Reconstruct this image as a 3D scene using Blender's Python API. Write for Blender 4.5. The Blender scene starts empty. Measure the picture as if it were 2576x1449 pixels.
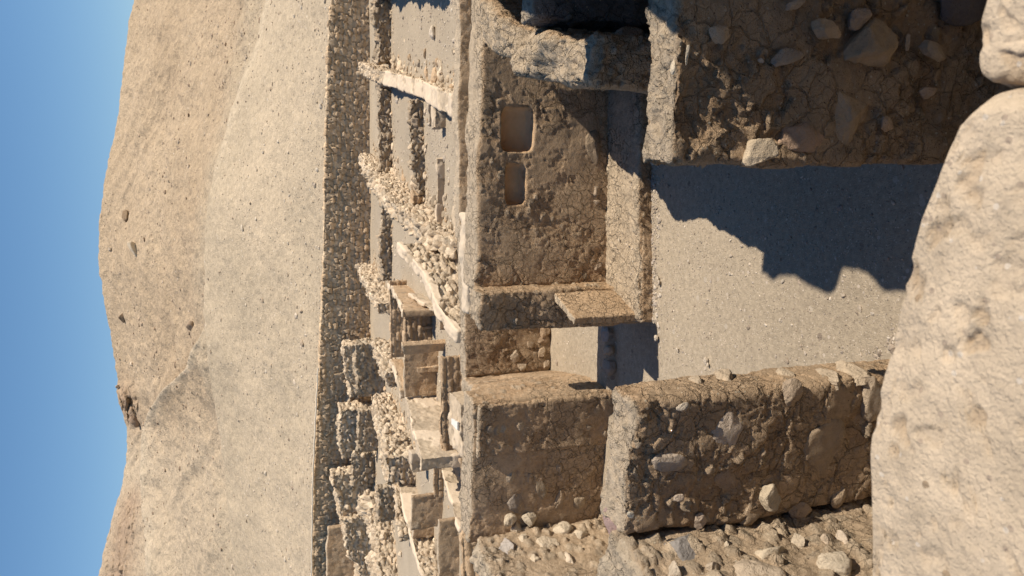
import bpy, math, random
import numpy as np

# ------------------------------------------------------------------ basics
random.seed(7)
RNG = np.random.default_rng(11)
scn = bpy.context.scene
col = scn.collection
f = 1935.0                      # focal length in 2576-wide survey pixels
EYE = np.array([0.0, 0.0, 3.6])
TH, RO = math.radians(18.5), math.radians(2.5)
FW = np.array([0, math.cos(TH), -math.sin(TH)])
U0 = np.array([0, math.sin(TH), math.cos(TH)])
R0 = np.array([1.0, 0, 0])
RT = math.cos(RO) * R0 - math.sin(RO) * U0
DN = -math.sin(RO) * R0 - math.cos(RO) * U0


def ray(px, py):
    return FW * f + DN * (px - 1288) + RT * (724.5 - py)


def atZ(px, py, z):
    d = ray(px, py)
    return EYE + d * ((z - EYE[2]) / d[2])


def atY(px, py, y):
    d = ray(px, py)
    return EYE + d * (y / d[1])


SL = 0.048


def slope_z(x, y):
    return -0.2 - (0.326 * x + 0.945 * y - 9.0) * SL


def atG(px, py, off=0.0):
    """survey point on the sloping village ground"""
    d = ray(px, py)
    # z = -0.2 - (.326x+.945y-9)*SL + off
    k = SL
    num = -0.2 + 9 * k + off - EYE[2]
    den = d[2] + k * (0.326 * d[0] + 0.945 * d[1])
    return EYE + d * (num / den)


def onPlane(px, py, p, n):
    d = ray(px, py)
    t = ((p[0] - EYE[0]) * n[0] + (p[1] - EYE[1]) * n[1]) / (d[0] * n[0] + d[1] * n[1])
    return EYE + d * t


def depth(p):
    return float((np.asarray(p) - EYE) @ FW)


# ------------------------------------------------------------------ noise
def hsh(i, j, k, seed=0):
    h = (i.astype(np.int64) * 73856093) ^ (j.astype(np.int64) * 19349663) ^ (k.astype(np.int64) * 83492791) ^ (seed * 2654435761 + 12345)
    h &= 0xFFFFFFFF
    h = ((h ^ (h >> 15)) * 2246822519) & 0xFFFFFFFF
    h = ((h ^ (h >> 13)) * 3266489917) & 0xFFFFFFFF
    h ^= h >> 16
    return h.astype(np.float64) / 4294967296.0


def vnoise(P, seed=0):
    I = np.floor(P).astype(np.int64)
    F = P - I
    F = F * F * F * (F * (F * 6 - 15) + 10)
    r = 0
    for a in (0, 1):
        wa = F[:, 0] if a else 1 - F[:, 0]
        for b in (0, 1):
            wb = F[:, 1] if b else 1 - F[:, 1]
            for c in (0, 1):
                wc = F[:, 2] if c else 1 - F[:, 2]
                r = r + wa * wb * wc * hsh(I[:, 0] + a, I[:, 1] + b, I[:, 2] + c, seed)
    return r * 2 - 1


def fbm(P, octv=4, seed=0, gain=0.5):
    r = 0
    a = 1.0
    s = 0.0
    M = np.array([[0.80, 0.60, 0.0], [-0.48, 0.64, 0.6], [0.36, -0.48, 0.8]])
    Q = P
    for o in range(octv):
        r = r + a * vnoise(Q, seed + o * 17)
        s += a
        a *= gain
        Q = (Q @ M.T) * 2.03 + 3.7
    return r / s


def voro(P, seed=0, jit=0.85, facet=False):
    I = np.floor(P).astype(np.int64)
    n = len(P)
    f1 = np.full(n, 9.0)
    f2 = np.full(n, 9.0)
    cid = np.zeros(n)
    cid2 = np.zeros(n)
    tilt = np.zeros(n)
    for a in (-1, 0, 1):
        for b in (-1, 0, 1):
            for c in (-1, 0, 1):
                ci, cj, ck = I[:, 0] + a, I[:, 1] + b, I[:, 2] + c
                hx = hsh(ci, cj, ck, seed)
                q = np.stack([ci + 0.5 + jit * (hx - 0.5),
                              cj + 0.5 + jit * (hsh(ci, cj, ck, seed + 1) - 0.5),
                              ck + 0.5 + jit * (hsh(ci, cj, ck, seed + 2) - 0.5)], 1)
                d = np.sqrt(((P - q) ** 2).sum(1))
                near = d < f1
                f2 = np.where(near, f1, np.minimum(f2, d))
                f1 = np.where(near, d, f1)
                cid = np.where(near, hx, cid)
                cid2 = np.where(near, hsh(ci, cj, ck, seed + 3), cid2)
                if facet:
                    dv = P - q
                    tl = dv[:, 0] * (hsh(ci, cj, ck, seed + 4) - 0.5) + dv[:, 1] * (hsh(ci, cj, ck, seed + 5) - 0.5) + dv[:, 2] * (hsh(ci, cj, ck, seed + 6) - 0.5)
                    tilt = np.where(near, tl, tilt)
    if facet:
        return f1, f2, cid, cid2, tilt
    return f1, f2, cid, cid2


def sstep(a, b, x):
    t = np.clip((x - a) / (b - a), 0, 1)
    return t * t * (3 - 2 * t)


# ------------------------------------------------------------------ colours (albedo, linear)
C_MUD = np.array([0.455, 0.325, 0.203])
C_STONE = np.array([0.46, 0.365, 0.255])
C_PLAST = np.array([0.56, 0.45, 0.325])
C_GRAV = np.array([0.380, 0.312, 0.225])
C_DUST = np.array([0.50, 0.410, 0.295])
C_PALE = np.array([0.56, 0.46, 0.345])


def lerp(a, b, t):
    return a * (1 - t)[:, None] + b * t[:, None]


# surface styles: given points and outward normals -> displaced points, colours
def style_mud(P, N, amp, seed, cell=0.1, tint=None, rub=0):
    """mud plaster: flat skin with hairline cracks, flaked off in sharp edged patches down to a rough core with stones"""
    base = C_MUD if tint is None else tint
    lo = fbm(P * 1.7, 3, seed)
    mi = fbm(P * 6.5, 4, seed + 5, 0.6)
    hi = fbm(P * 34.0, 4, seed + 9, 0.65)
    warp = np.stack([mi, fbm(P * 6.5 + 31, 3, seed + 6, 0.6), fbm(P * 6.5 + 57, 3, seed + 7, 0.6)], 1) * 0.03
    # flaked patches (stepped, ragged rim)
    pn = fbm(P * 2.6 + 9.1, 5, seed + 21, 0.62)
    chip = sstep(0.02, 0.06, pn) * 0.6 + sstep(0.20, 0.24, pn) * 0.4
    # plates between cracks
    g1, g2, gid, gid2 = voro((P + warp * 2) * 5.5, seed + 41, 0.95)
    ck = sstep(0.05, 0.0, g2 - g1) * sstep(-0.1, 0.15, fbm(P * 1.3 + 3, 2, seed + 78))
    # bedded stones
    f1, f2, cid, cid2, tilt = voro((P + warp) / cell * np.array([1, 1, 1.25]), seed + 3, 0.9, True)
    inc = (cid2 > (0.84 if rub == 0 else 0.48)) * sstep(0.0, 0.10, f2 - f1) * sstep(0.62, 0.5, f1) * (chip if rub == 0 else 1.0)
    core = chip if rub == 0 else np.ones(len(P))
    d = amp * (0.030 * lo + 0.006 * mi * (1 + 1.6 * core) + 0.0035 * hi * (1 + 1.5 * core) - 0.016 * chip + 0.005 * (gid - 0.5) * (1 - core) - 0.010 * ck * (1 - 0.5 * core))
    d = d + amp * inc * (0.012 + 0.020 * (cid - 0.3) + 0.05 * tilt)
    t = np.clip(0.5 + 0.75 * fbm(P * 2.4 + 5, 5, seed + 31, 0.62), 0, 1)
    c = lerp(np.tile(base * 0.84, (len(P), 1)), np.tile(base * 1.14, (len(P), 1)), t)
    c = c * (1 + 0.10 * (gid2 - 0.5) * (1 - core))[:, None]
    c = lerp(c, c * np.array([0.90, 0.85, 0.80]), core * 0.8)
    c = lerp(c, np.tile(C_STONE, (len(P), 1)) * (0.70 + 0.5 * cid[:, None]) * (1 + 0.15 * hi)[:, None], inc * 0.85)
    dust = sstep(0.35, 0.9, N[:, 2] + 0.18 * mi + 0.12 * hi)
    c = lerp(c, np.tile(C_DUST, (len(P), 1)) * (0.93 + 0.14 * t[:, None]), dust * 0.8)
    return P + N * d[:, None], c


def style_rubblemud(P, N, amp, seed, cell=0.1, tint=None):
    return style_mud(P, N, amp, seed, cell, tint, 1)


def style_stone(P, N, amp, seed, cell=0.2, tint=None):
    base = C_STONE if tint is None else tint
    Q = P + 0.18 * cell * np.stack([fbm(P / cell * 0.9, 2, seed + 40), fbm(P / cell * 0.9 + 7, 2, seed + 41), fbm(P / cell * 0.9 + 13, 2, seed + 42)], 1)
    # two sizes of stone mixed by a slow noise
    k = np.array([1 / cell, 1 / cell, 1.45 / cell])
    f1, f2, cid, cid2, tilt = voro(Q * k, seed, 0.95, True)
    e = (f2 - f1)
    h = sstep(0.0, 0.17, e)
    rough = fbm(P / cell * 3.0, 3, seed + 8, 0.6)
    d = amp * cell * (0.34 * (h - 1) + 0.34 * (cid - 0.6) * h + 0.85 * tilt * h + 0.09 * rough) + amp * cell * 0.25 * fbm(P / cell * 0.35, 2, seed + 77)
    v = 0.66 + 0.52 * cid2
    hue = (cid - 0.5)[:, None] * np.array([0.06, 0.0, -0.05])
    c = base[None, :] * v[:, None] * (1 + hue)
    c = c * (1 + 0.10 * rough)[:, None]
    mort = 1 - sstep(0.0, 0.12, e)
    c = lerp(c, np.tile(C_MUD * 0.8, (len(P), 1)), mort * 0.85)
    return P + N * d[:, None], np.clip(c, 0.02, 0.8)


def style_plaster(P, N, amp, seed, cell=0.1, tint=None):
    base = C_PLAST if tint is None else tint
    d = amp * (0.012 * fbm(P * 2.2, 4, seed) + 0.004 * fbm(P * 14, 3, seed + 4))
    t = np.clip(0.5 + 0.6 * fbm(P * 1.9, 4, seed + 6, 0.6), 0, 1)
    c = lerp(np.tile(base * 0.9, (len(P), 1)), np.tile(base * 1.08, (len(P), 1)), t)
    if cell != 0.1:
        worn = sstep(0.02, 0.12, fbm(P * 1.5 + 3.3, 5, seed + 12, 0.6) + cell)
        d = d - worn * (0.03 + 0.03 * fbm(P * 9, 4, seed + 13, 0.6))
        c = lerp(c, np.tile(C_STONE * 0.92, (len(P), 1)) * (1 + 0.35 * fbm(P * 6, 4, seed + 14, 0.6))[:, None], worn)
    return P + N * d[:, None], c


def style_brick(P, N, amp, seed, cell=0.1, tint=None):
    base = C_MUD * 1.02 if tint is None else tint
    w = fbm(P * 1.5, 3, seed)
    z = (P[:, 2] + 0.03 * w) / 0.13
    row = np.floor(z)
    a = (P[:, 0] * 0.95 - P[:, 1] * 0.31 + 0.05 * w) / 0.3 + 0.5 * (row % 2)
    cl = np.floor(a)
    ez = np.minimum(z - row, 1 - (z - row)) * 0.13
    ea = np.minimum(a - cl, 1 - (a - cl)) * 0.3
    h = sstep(0.0, 0.028, np.minimum(ez, ea))
    r = hsh(cl.astype(np.int64), row.astype(np.int64), np.zeros(len(P), np.int64), seed)
    er = sstep(-0.05, 0.3, fbm(P * 2.0, 3, seed + 15))
    d = amp * (0.035 * (h - 1) + 0.035 * (r - 0.5) * h + 0.02 * fbm(P * 7, 3, seed + 3) - 0.02 * er)
    c = base[None, :] * (0.8 + 0.4 * r)[:, None]
    return P + N * d[:, None], c


def style_masonry(P, N, amp, seed, cell=0.3, tint=None):
    """tightly laid blocky stones in wavy courses"""
    base = C_STONE if tint is None else tint
    w = fbm(P * 0.5, 3, seed) * 0.5 + 0.10 * fbm(P * 2.2, 2, seed + 2)
    al = (P[:, 0] * 0.974 - P[:, 1] * 0.225) / cell
    zr = P[:, 2] / (cell * 0.68) + w
    row = np.floor(zr)
    al = al + hsh(row.astype(np.int64), row.astype(np.int64) * 0, row.astype(np.int64) * 0, seed) * 3.0 + 0.12 * fbm(P * 3, 2, seed + 4)
    Q = np.stack([al, np.full(len(P), 0.5), zr], 1)
    f1, f2, cid, cid2, tilt = voro(Q * np.array([1, 0, 1]) + np.array([0, 0.5, 0]), seed, 0.62, True)
    e = f2 - f1
    h = sstep(0.0, 0.14, e)
    rough = fbm(P / cell * 3.0, 3, seed + 8, 0.6)
    d = amp * cell * (0.30 * (h - 1) + 0.26 * (cid - 0.55) * h + 0.5 * tilt * h + 0.08 * rough)
    c = base[None, :] * (0.70 + 0.46 * cid2)[:, None] * (1 + (cid - 0.5)[:, None] * np.array([0.08, 0.0, -0.08])) * (1 + 0.1 * rough)[:, None]
    c = lerp(c, np.tile(C_MUD * 0.85, (len(P), 1)), (1 - sstep(0.0, 0.09, e)) * 0.8)
    return P + N * d[:, None], np.clip(c, 0.02, 0.8)


STYLES = dict(masonry=style_masonry, mud=style_mud, rubblemud=style_rubblemud, stone=style_stone, plaster=style_plaster, brick=style_brick)

# ------------------------------------------------------------------ materials
MATS = {}


def mk_mat(name, bumps, rough=0.95, var=0.18, vscale=9.0, specks=None):
    m = bpy.data.materials.new(name)
    m.use_nodes = True
    nt = m.node_tree
    b = nt.nodes['Principled BSDF']
    b.inputs['Roughness'].default_value = rough
    b.inputs['Specular IOR Level'].default_value = 0.15
    geo = nt.nodes.new('ShaderNodeNewGeometry')
    at = nt.nodes.new('ShaderNodeAttribute')
    at.attribute_name = 'col'
    n1 = nt.nodes.new('ShaderNodeTexNoise')
    n1.inputs['Scale'].default_value = vscale
    n1.inputs['Detail'].default_value = 12
    n1.inputs['Roughness'].default_value = 0.68
    nt.links.new(geo.outputs['Position'], n1.inputs['Vector'])
    mr = nt.nodes.new('ShaderNodeMapRange')
    mr.inputs['From Min'].default_value = 0.25
    mr.inputs['From Max'].default_value = 0.75
    mr.inputs['To Min'].default_value = 1 - var
    mr.inputs['To Max'].default_value = 1 + var
    nt.links.new(n1.outputs['Fac'], mr.inputs['Value'])
    mul = nt.nodes.new('ShaderNodeVectorMath')
    mul.operation = 'SCALE'
    nt.links.new(at.outputs['Color'], mul.inputs[0])
    nt.links.new(mr.outputs['Result'], mul.inputs['Scale'])
    last = mul.outputs['Vector']
    if specks:
        for (sc, thr, colr, seedoff) in specks:
            vo = nt.nodes.new('ShaderNodeTexVoronoi')
            vo.inputs['Scale'].default_value = sc
            ad = nt.nodes.new('ShaderNodeVectorMath')
            ad.operation = 'ADD'
            ad.inputs[1].default_value = (seedoff, seedoff * 0.7, 0)
            nt.links.new(geo.outputs['Position'], ad.inputs[0])
            nt.links.new(ad.outputs['Vector'], vo.inputs['Vector'])
            sep = nt.nodes.new('ShaderNodeSeparateColor')
            nt.links.new(vo.outputs['Color'], sep.inputs['Color'])
            g = nt.nodes.new('ShaderNodeMath')
            g.operation = 'GREATER_THAN'
            g.inputs[1].default_value = thr
            nt.links.new(sep.outputs['Red'], g.inputs[0])
            l = nt.nodes.new('ShaderNodeMath')
            l.operation = 'LESS_THAN'
            l.inputs[1].default_value = 0.33
            nt.links.new(vo.outputs['Distance'], l.inputs[0])
            mm = nt.nodes.new('ShaderNodeMath')
            mm.operation = 'MULTIPLY'
            nt.links.new(g.outputs[0], mm.inputs[0])
            nt.links.new(l.outputs[0], mm.inputs[1])
            mx = nt.nodes.new('ShaderNodeMix')
            mx.data_type = 'RGBA'
            nt.links.new(mm.outputs[0], mx.inputs['Factor'])
            nt.links.new(last, mx.inputs['A'])
            mx.inputs['B'].default_value = (*colr, 1)
            last = mx.outputs['Result']
    nt.links.new(last, b.inputs['Base Color'])
    prev = None
    for (kind, sc, dist) in bumps:
        if kind == 'c':
            nz = nt.nodes.new('ShaderNodeTexNoise')
            nz.inputs['Scale'].default_value = sc * 1.3
            nz.inputs['Detail'].default_value = 5
            nt.links.new(geo.outputs['Position'], nz.inputs['Vector'])
            mx_ = nt.nodes.new('ShaderNodeVectorMath')
            mx_.operation = 'MULTIPLY_ADD'
            mx_.inputs[1].default_value = (0.9 / sc,) * 3
            nt.links.new(nz.outputs['Color'], mx_.inputs[0])
            nt.links.new(geo.outputs['Position'], mx_.inputs[2])
            t = nt.nodes.new('ShaderNodeTexVoronoi')
            t.feature = 'DISTANCE_TO_EDGE'
            t.inputs['Scale'].default_value = sc
            nt.links.new(mx_.outputs['Vector'], t.inputs['Vector'])
            m2 = nt.nodes.new('ShaderNodeMapRange')
            m2.inputs['From Min'].default_value = 0.0
            m2.inputs['From Max'].default_value = 0.035
            nt.links.new(t.outputs['Distance'], m2.inputs['Value'])
            # only where a slow noise lets the plaster crack
            n3 = nt.nodes.new('ShaderNodeTexNoise')
            n3.inputs['Scale'].default_value = 1.6
            nt.links.new(geo.outputs['Position'], n3.inputs['Vector'])
            m3 = nt.nodes.new('ShaderNodeMapRange')
            m3.inputs['From Min'].default_value = 0.50
            m3.inputs['From Max'].default_value = 0.40
            nt.links.new(n3.outputs['Fac'], m3.inputs['Value'])
            mxx = nt.nodes.new('ShaderNodeMath')
            mxx.operation = 'MAXIMUM'
            nt.links.new(m2.outputs['Result'], mxx.inputs[0])
            nt.links.new(m3.outputs['Result'], mxx.inputs[1])
            bp = nt.nodes.new('ShaderNodeBump')
            bp.inputs['Distance'].default_value = dist
            nt.links.new(mxx.outputs[0], bp.inputs['Height'])
            if prev:
                nt.links.new(prev, bp.inputs['Normal'])
            prev = bp.outputs['Normal']
            continue
        if kind in 'nr':
            t = nt.nodes.new('ShaderNodeTexNoise')
            t.inputs['Scale'].default_value = sc
            t.inputs['Detail'].default_value = 6
            t.inputs['Roughness'].default_value = 0.65
            out = t.outputs['Fac']
            if kind == 'r':
                t.noise_type = 'RIDGED_MULTIFRACTAL'
                t.inputs['Detail'].default_value = 4
        else:
            t = nt.nodes.new('ShaderNodeTexVoronoi')
            t.inputs['Scale'].default_value = sc
            out = t.outputs['Distance']
        nt.links.new(geo.outputs['Position'], t.inputs['Vector'])
        bp = nt.nodes.new('ShaderNodeBump')
        bp.inputs['Strength'].default_value = 1.0
        bp.inputs['Distance'].default_value = dist
        if kind in 'vr':
            bp.invert = True
        nt.links.new(out, bp.inputs['Height'])
        if prev:
            nt.links.new(prev, bp.inputs['Normal'])
        prev = bp.outputs['Normal']
    if prev:
        nt.links.new(prev, b.inputs['Normal'])
    MATS[name] = m
    return m


mk_mat('mud', [('n', 32, 0.022), ('n', 120, 0.014), ('c', 6.5, 0.030), ('c', 17, 0.010)], var=0.26, vscale=16,
       specks=[(55, 0.93, (0.55, 0.46, 0.33), 3.0), (90, 0.95, (0.16, 0.11, 0.07), 8.0)])
mk_mat('mud_far', [('n', 9, 0.06), ('n', 32, 0.03)], var=0.24, vscale=7)
mk_mat('stone', [('n', 14, 0.05), ('n', 50, 0.02)], var=0.2, vscale=8)
mk_mat('plaster', [('n', 10, 0.018), ('n', 60, 0.006)], var=0.09, vscale=4)
mk_mat('gravel', [('n', 130, 0.010), ('n', 40, 0.008)], var=0.30, vscale=22,
       specks=[(70, 0.90, (0.54, 0.46, 0.36), 1.0), (60, 0.94, (0.22, 0.175, 0.13), 5.0), (24, 0.985, (0.50, 0.42, 0.33), 9.0), (13, 0.985, (0.46, 0.39, 0.30), 4.0), (12, 0.985, (0.25, 0.20, 0.15), 14.0)])
mk_mat('gravel_far', [('v', 14, 0.05), ('n', 30, 0.03)], var=0.2, vscale=10,
       specks=[(9, 0.93, (0.50, 0.43, 0.33), 1.0), (8, 0.95, (0.22, 0.17, 0.12), 5.0)])
mk_mat('bank', [('n', 9, 0.07), ('n', 3, 0.06)], var=0.28, vscale=4,
       specks=[(6.5, 0.985, (0.55, 0.47, 0.36), 1.0), (6.0, 0.993, (0.22, 0.17, 0.12), 5.0)])
mk_mat('hill', [('n', 5, 0.16), ('n', 1.6, 0.3)], var=0.28, vscale=2.2,
       specks=[(3.6, 0.985, (0.55, 0.45, 0.33), 1.0), (3.4, 0.99, (0.25, 0.18, 0.12), 5.0)])
mk_mat('rock', [('n', 18, 0.03), ('n', 70, 0.010)], var=0.16, vscale=16)
mk_mat('capstone', [('n', 24, 0.009), ('n', 70, 0.006), ('n', 160, 0.004)], var=0.20, vscale=18,
       specks=[(85, 0.94, (0.42, 0.325, 0.235), 2.0), (60, 0.985, (0.34, 0.25, 0.16), 7.0), (95, 0.93, (0.60, 0.51, 0.40), 4.0)])


def mesh_obj(name, V, Q, C, mat, parent=None, loc=None, smooth=True):
    V = np.asarray(V, float)
    if loc is None and parent is None:
        loc = np.array([V[:, 0].mean(), V[:, 1].mean(), V[:, 2].min()])
    if parent is not None:
        loc = np.array(parent['_loc'])
    W = V - np.asarray(loc)
    me = bpy.data.meshes.new(name)
    Q = np.asarray(Q, np.int32)
    nq, k = Q.shape
    me.vertices.add(len(W))
    me.vertices.foreach_set('co', W.astype(np.float32).ravel())
    me.loops.add(nq * k)
    me.loops.foreach_set('vertex_index', Q.ravel())
    me.polygons.add(nq)
    me.polygons.foreach_set('loop_start', np.arange(0, nq * k, k, dtype=np.int32))
    me.polygons.foreach_set('loop_total', np.full(nq, k, np.int32))
    me.update(calc_edges=True)
    if C is not None:
        a = me.color_attributes.new('col', 'FLOAT_COLOR', 'POINT')
        a.data.foreach_set('color', np.concatenate([C, np.ones((len(C), 1))], 1).astype(np.float32).ravel())
    me.polygons.foreach_set('use_smooth', np.full(nq, smooth))
    me.materials.append(MATS[mat])
    o = bpy.data.objects.new(name, me)
    col.objects.link(o)
    if parent is None:
        o.location = loc
        o['_loc'] = [float(v) for v in loc]
    else:
        o.parent = parent
    return o


def tag(o, label=None, cat=None, group=None, kind=None):
    if label:
        o['label'] = label
    if cat:
        o['category'] = cat
    if group:
        o['group'] = group
    if kind:
        o['kind'] = kind
    return o


# ------------------------------------------------------------------ wall builder
def box_grid(S, T, Hh, holes=()):
    ns, nt, nh = len(S), len(T), len(Hh)
    idx = {}
    key = np.full((ns, nt, nh), -1, np.int64)
    sel = np.zeros((ns, nt, nh), bool)
    sel[0] = sel[-1] = True
    sel[:, 0] = sel[:, -1] = True
    sel[:, :, -1] = True
    key[sel] = np.arange(sel.sum())
    ijk = np.argwhere(sel)
    quads = []

    def add(G, flip):
        a, b, c, d = G[:-1, :-1], G[1:, :-1], G[1:, 1:], G[:-1, 1:]
        q = np.stack([a, b, c, d], -1)
        if flip:
            q = q[..., ::-1]
        return q

    fr = add(key[:, 0, :], False)
    keep = np.ones(fr.shape[:2], bool)
    for (s0, s1, h0, h1) in holes:
        sm = (S[:-1] + S[1:]) / 2
        hm = (Hh[:-1] + Hh[1:]) / 2
        keep &= ~(((sm > s0) & (sm < s1))[:, None] & ((hm > h0) & (hm < h1))[None, :])
    quads.append(fr[keep])
    quads.append(add(key[:, -1, :], True).reshape(-1, 4))
    quads.append(add(key[0, :, :], True).reshape(-1, 4))
    quads.append(add(key[-1, :, :], False).reshape(-1, 4))
    quads.append(add(key[:, :, -1], False).reshape(-1, 4))
    return ijk, np.concatenate([q.reshape(-1, 4) for q in quads])


def frame_of(pa, pb):
    pa = np.asarray(pa, float)[:2]
    pb = np.asarray(pb, float)[:2]
    e = pb - pa
    n = np.array([-e[1], e[0]])
    return e, n


def wall_mesh(pa, pb, T, za, zb_, zbase, res=0.03, r=0.05, style='mud', amp=1.0, seed=0, cell=0.1, tint=None,
              prof=None, er=0.0, er_f=1.2, batter=0.0, holes=(), lean=0.0, front_fn=None, capz=None, niches=None, bow=None):
    """front face runs pa->pb (plan), thickness T away from the viewer, tops za..zb_; returns verts, quads, cols"""
    pa = np.asarray(pa, float)[:2]
    pb = np.asarray(pb, float)[:2]
    e, n = frame_of(pa, pb)
    swap = False
    if n @ ((pa + pb) / 2) < 0:
        pa, pb = pb, pa
        za, zb_ = zb_, za
        e, n = frame_of(pa, pb)
        swap = True
    L = float(np.hypot(*e))
    e = e / L
    n = n / np.hypot(*n)
    Hm = max(za, zb_) - zbase
    S = np.linspace(0, 1, max(3, int(L / res) + 1))
    Tt = np.linspace(0, 1, max(3, int(T / res) + 1))
    Hh = np.linspace(0, 1, max(4, int(Hm / res) + 1))
    hl = []
    for (s0, s1, h0, h1) in holes:      # metres along / world heights -> params
        a0, a1 = s0 / L, s1 / L
        b0, b1 = (h0 - zbase) / Hm, (h1 - zbase) / Hm
        S = np.unique(np.concatenate([S, [a0, a1]]))
        Hh = np.unique(np.concatenate([Hh, [b0, b1]]))
        hl.append((a0, a1, b0, b1))
    ijk, Q = box_grid(S, Tt, Hh, hl)
    s = S[ijk[:, 0]]
    t = Tt[ijk[:, 1]]
    h = Hh[ijk[:, 2]]
    zt = za + (zb_ - za) * s
    if prof is not None:
        ss = s if not swap else 1 - s
        zt = zt + np.interp(ss, [p[0] for p in prof], [p[1] for p in prof])
    if er:
        w = np.stack([pa[0] + e[0] * s * L + n[0] * t * T, pa[1] + e[1] * s * L + n[1] * t * T, np.zeros(len(s))], 1)
        zt = zt + er * (fbm(w * er_f, 4, seed + 91, 0.6) - 0.2)
    lx = s * L
    ly = t * T
    lz = h * (zt - zbase)
    Hl = zt - zbase
    rr = min(r, L * 0.45, T * 0.45)
    cx = np.clip(lx, rr, L - rr)
    cy = np.clip(ly, rr, T - rr)
    cz = np.minimum(lz, Hl - rr)
    D = np.stack([lx - cx, ly - cy, lz - cz], 1)
    ln = np.maximum(np.linalg.norm(D, axis=1), 1e-9)
    Nl = D / ln[:, None]
    rl = np.stack([cx, cy, cz], 1) + Nl * rr
    if batter:
        fr = 1 - np.clip(rl[:, 2] / max(Hm, 0.01), 0, 1)
        rl[:, 1] += np.where(Nl[:, 1] < 0, -1, 0) * batter * fr
        rl[:, 0] += np.where(s < 0.5, -1, 1) * (np.abs(Nl[:, 0]) > 0.5) * batter * fr
    nm = None
    if niches:
        nm = np.zeros(len(rl))
        for (s0, s1, h0, h1, dp) in niches:
            wz = 0.012 * fbm(np.stack([rl[:, 0] * 8, rl[:, 2] * 8, rl[:, 0] * 0], 1), 3, seed + 33)
            u = np.abs((rl[:, 0] + wz - (s0 + s1) / 2) / ((s1 - s0) / 2))
            v = np.abs((rl[:, 2] + zbase + wz - (h0 + h1) / 2) / ((h1 - h0) / 2))
            q = (u ** 5 + v ** 5) ** (1 / 5.0)
            k = sstep(1.10, 0.90, q) * (rl[:, 1] < r)
            rl[:, 1] += k * dp * (1 + 0.25 * ((rl[:, 2] + zbase - h0) / (h1 - h0) - 0.5))
            nm = np.maximum(nm, (q < 1.06) * (rl[:, 1] > 0.004) * (k > 0.02))
    if front_fn is not None:
        rl[:, 1] += front_fn(rl[:, 0], rl[:, 2] + zbase) * sstep(T, 0, rl[:, 1])
    P = np.stack([pa[0] + e[0] * rl[:, 0] + n[0] * rl[:, 1], pa[1] + e[1] * rl[:, 0] + n[1] * rl[:, 1], rl[:, 2] + zbase], 1)
    if lean:
        P[:, 0] += lean * (1 - np.clip((P[:, 2] - zbase) / Hm, 0, 1))
    N = np.stack([e[0] * Nl[:, 0] + n[0] * Nl[:, 1], e[1] * Nl[:, 0] + n[1] * Nl[:, 1], Nl[:, 2]], 1)
    if bow is not None:
        P[:, :2] += np.asarray(bow)[None, :] * (np.sin(math.pi * np.clip(s, 0, 1)) ** 0.8)[:, None]
    if niches:
        P0 = P.copy()
        P, C = STYLES[style](P, N, amp, seed, cell, tint)
        m_ = nm > 0.5
        P2 = P0 + N * (0.016 * fbm(P0 * 6, 5, seed + 60, 0.6))[:, None]
        t_ = np.clip(0.5 + 0.8 * fbm(P0 * 5, 4, seed + 61, 0.6), 0, 1)
        P = np.where(m_[:, None], P2, P)
        C = np.where(m_[:, None], lerp(np.tile(np.array([0.62, 0.38, 0.20]), (len(P), 1)), np.tile(np.array([0.78, 0.54, 0.31]), (len(P), 1)), t_), C)  # warm bounce light inside the niches is put into their colour
        qs = [m_[Q].all(1) & (np.abs(S[ijk[Q[:, 0], 0]] * L - (n0 + n1) / 2) < (n1 - n0) * 0.7) for (n0, n1, _, _, _) in niches]
        return P, Q, C, qs
    if capz:
        ss = s if not swap else 1 - s
        P0 = P.copy()
        P, C = STYLES[style](P, N, amp, seed, cell, tint)
        cm = (Hl - lz < capz[2] * (1 + 1.4 * fbm(P0 * 1.6, 4, seed + 55, 0.6))) & (ss >= capz[0]) & (ss <= capz[1])
        P2, C2 = style_plaster(P0 + N * 0.006, N, 2.6, seed + 60, -0.06, C_PLAST * 1.06)
        P = np.where(cm[:, None], P2, P)
        C = np.where(cm[:, None], C2, C)
        qm = cm[Q].all(1)
        return P, Q, C, qm
    P, C = STYLES[style](P, N, amp, seed, cell, tint)
    return P, Q, C


MAT_OF = dict(masonry='stone', mud='mud', rubblemud='mud', stone='stone', plaster='plaster', brick='mud_far')
_seed = [100]


def wall(name, label, pa, pb, T, za, zb_, zbase, mat=None, parent=None, cat='wall', group=None, style='mud', **k):
    _seed[0] += 13
    k.setdefault('seed', _seed[0])
    if k.get('niches'):
        V, Q, C, qs = wall_mesh(pa, pb, T, za, zb_, zbase, style=style, **k)
        rest = ~np.any(qs, axis=0)
        o = mesh_obj(name, V, Q[rest], C, mat or MAT_OF[style], parent)
        for qm in qs:
            u, inv = np.unique(Q[qm], return_inverse=True)
            mesh_obj('niche', V[u], inv.reshape(-1, 4), C[u], 'plaster', o)
    elif k.get('capz'):
        V, Q, C, qm = wall_mesh(pa, pb, T, za, zb_, zbase, style=style, **k)
        o = mesh_obj(name, V, Q[~qm], C, mat or MAT_OF[style], parent)
        u, inv = np.unique(Q[qm], return_inverse=True)
        mesh_obj('plaster_cap', V[u], inv.reshape(-1, 4), C[u], 'plaster', o)
    else:
        V, Q, C = wall_mesh(pa, pb, T, za, zb_, zbase, style=style, **k)
        o = mesh_obj(name, V, Q, C, mat or MAT_OF[style], parent)
    if parent is None:
        tag(o, label, cat, group, 'thing')
    return o


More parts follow.
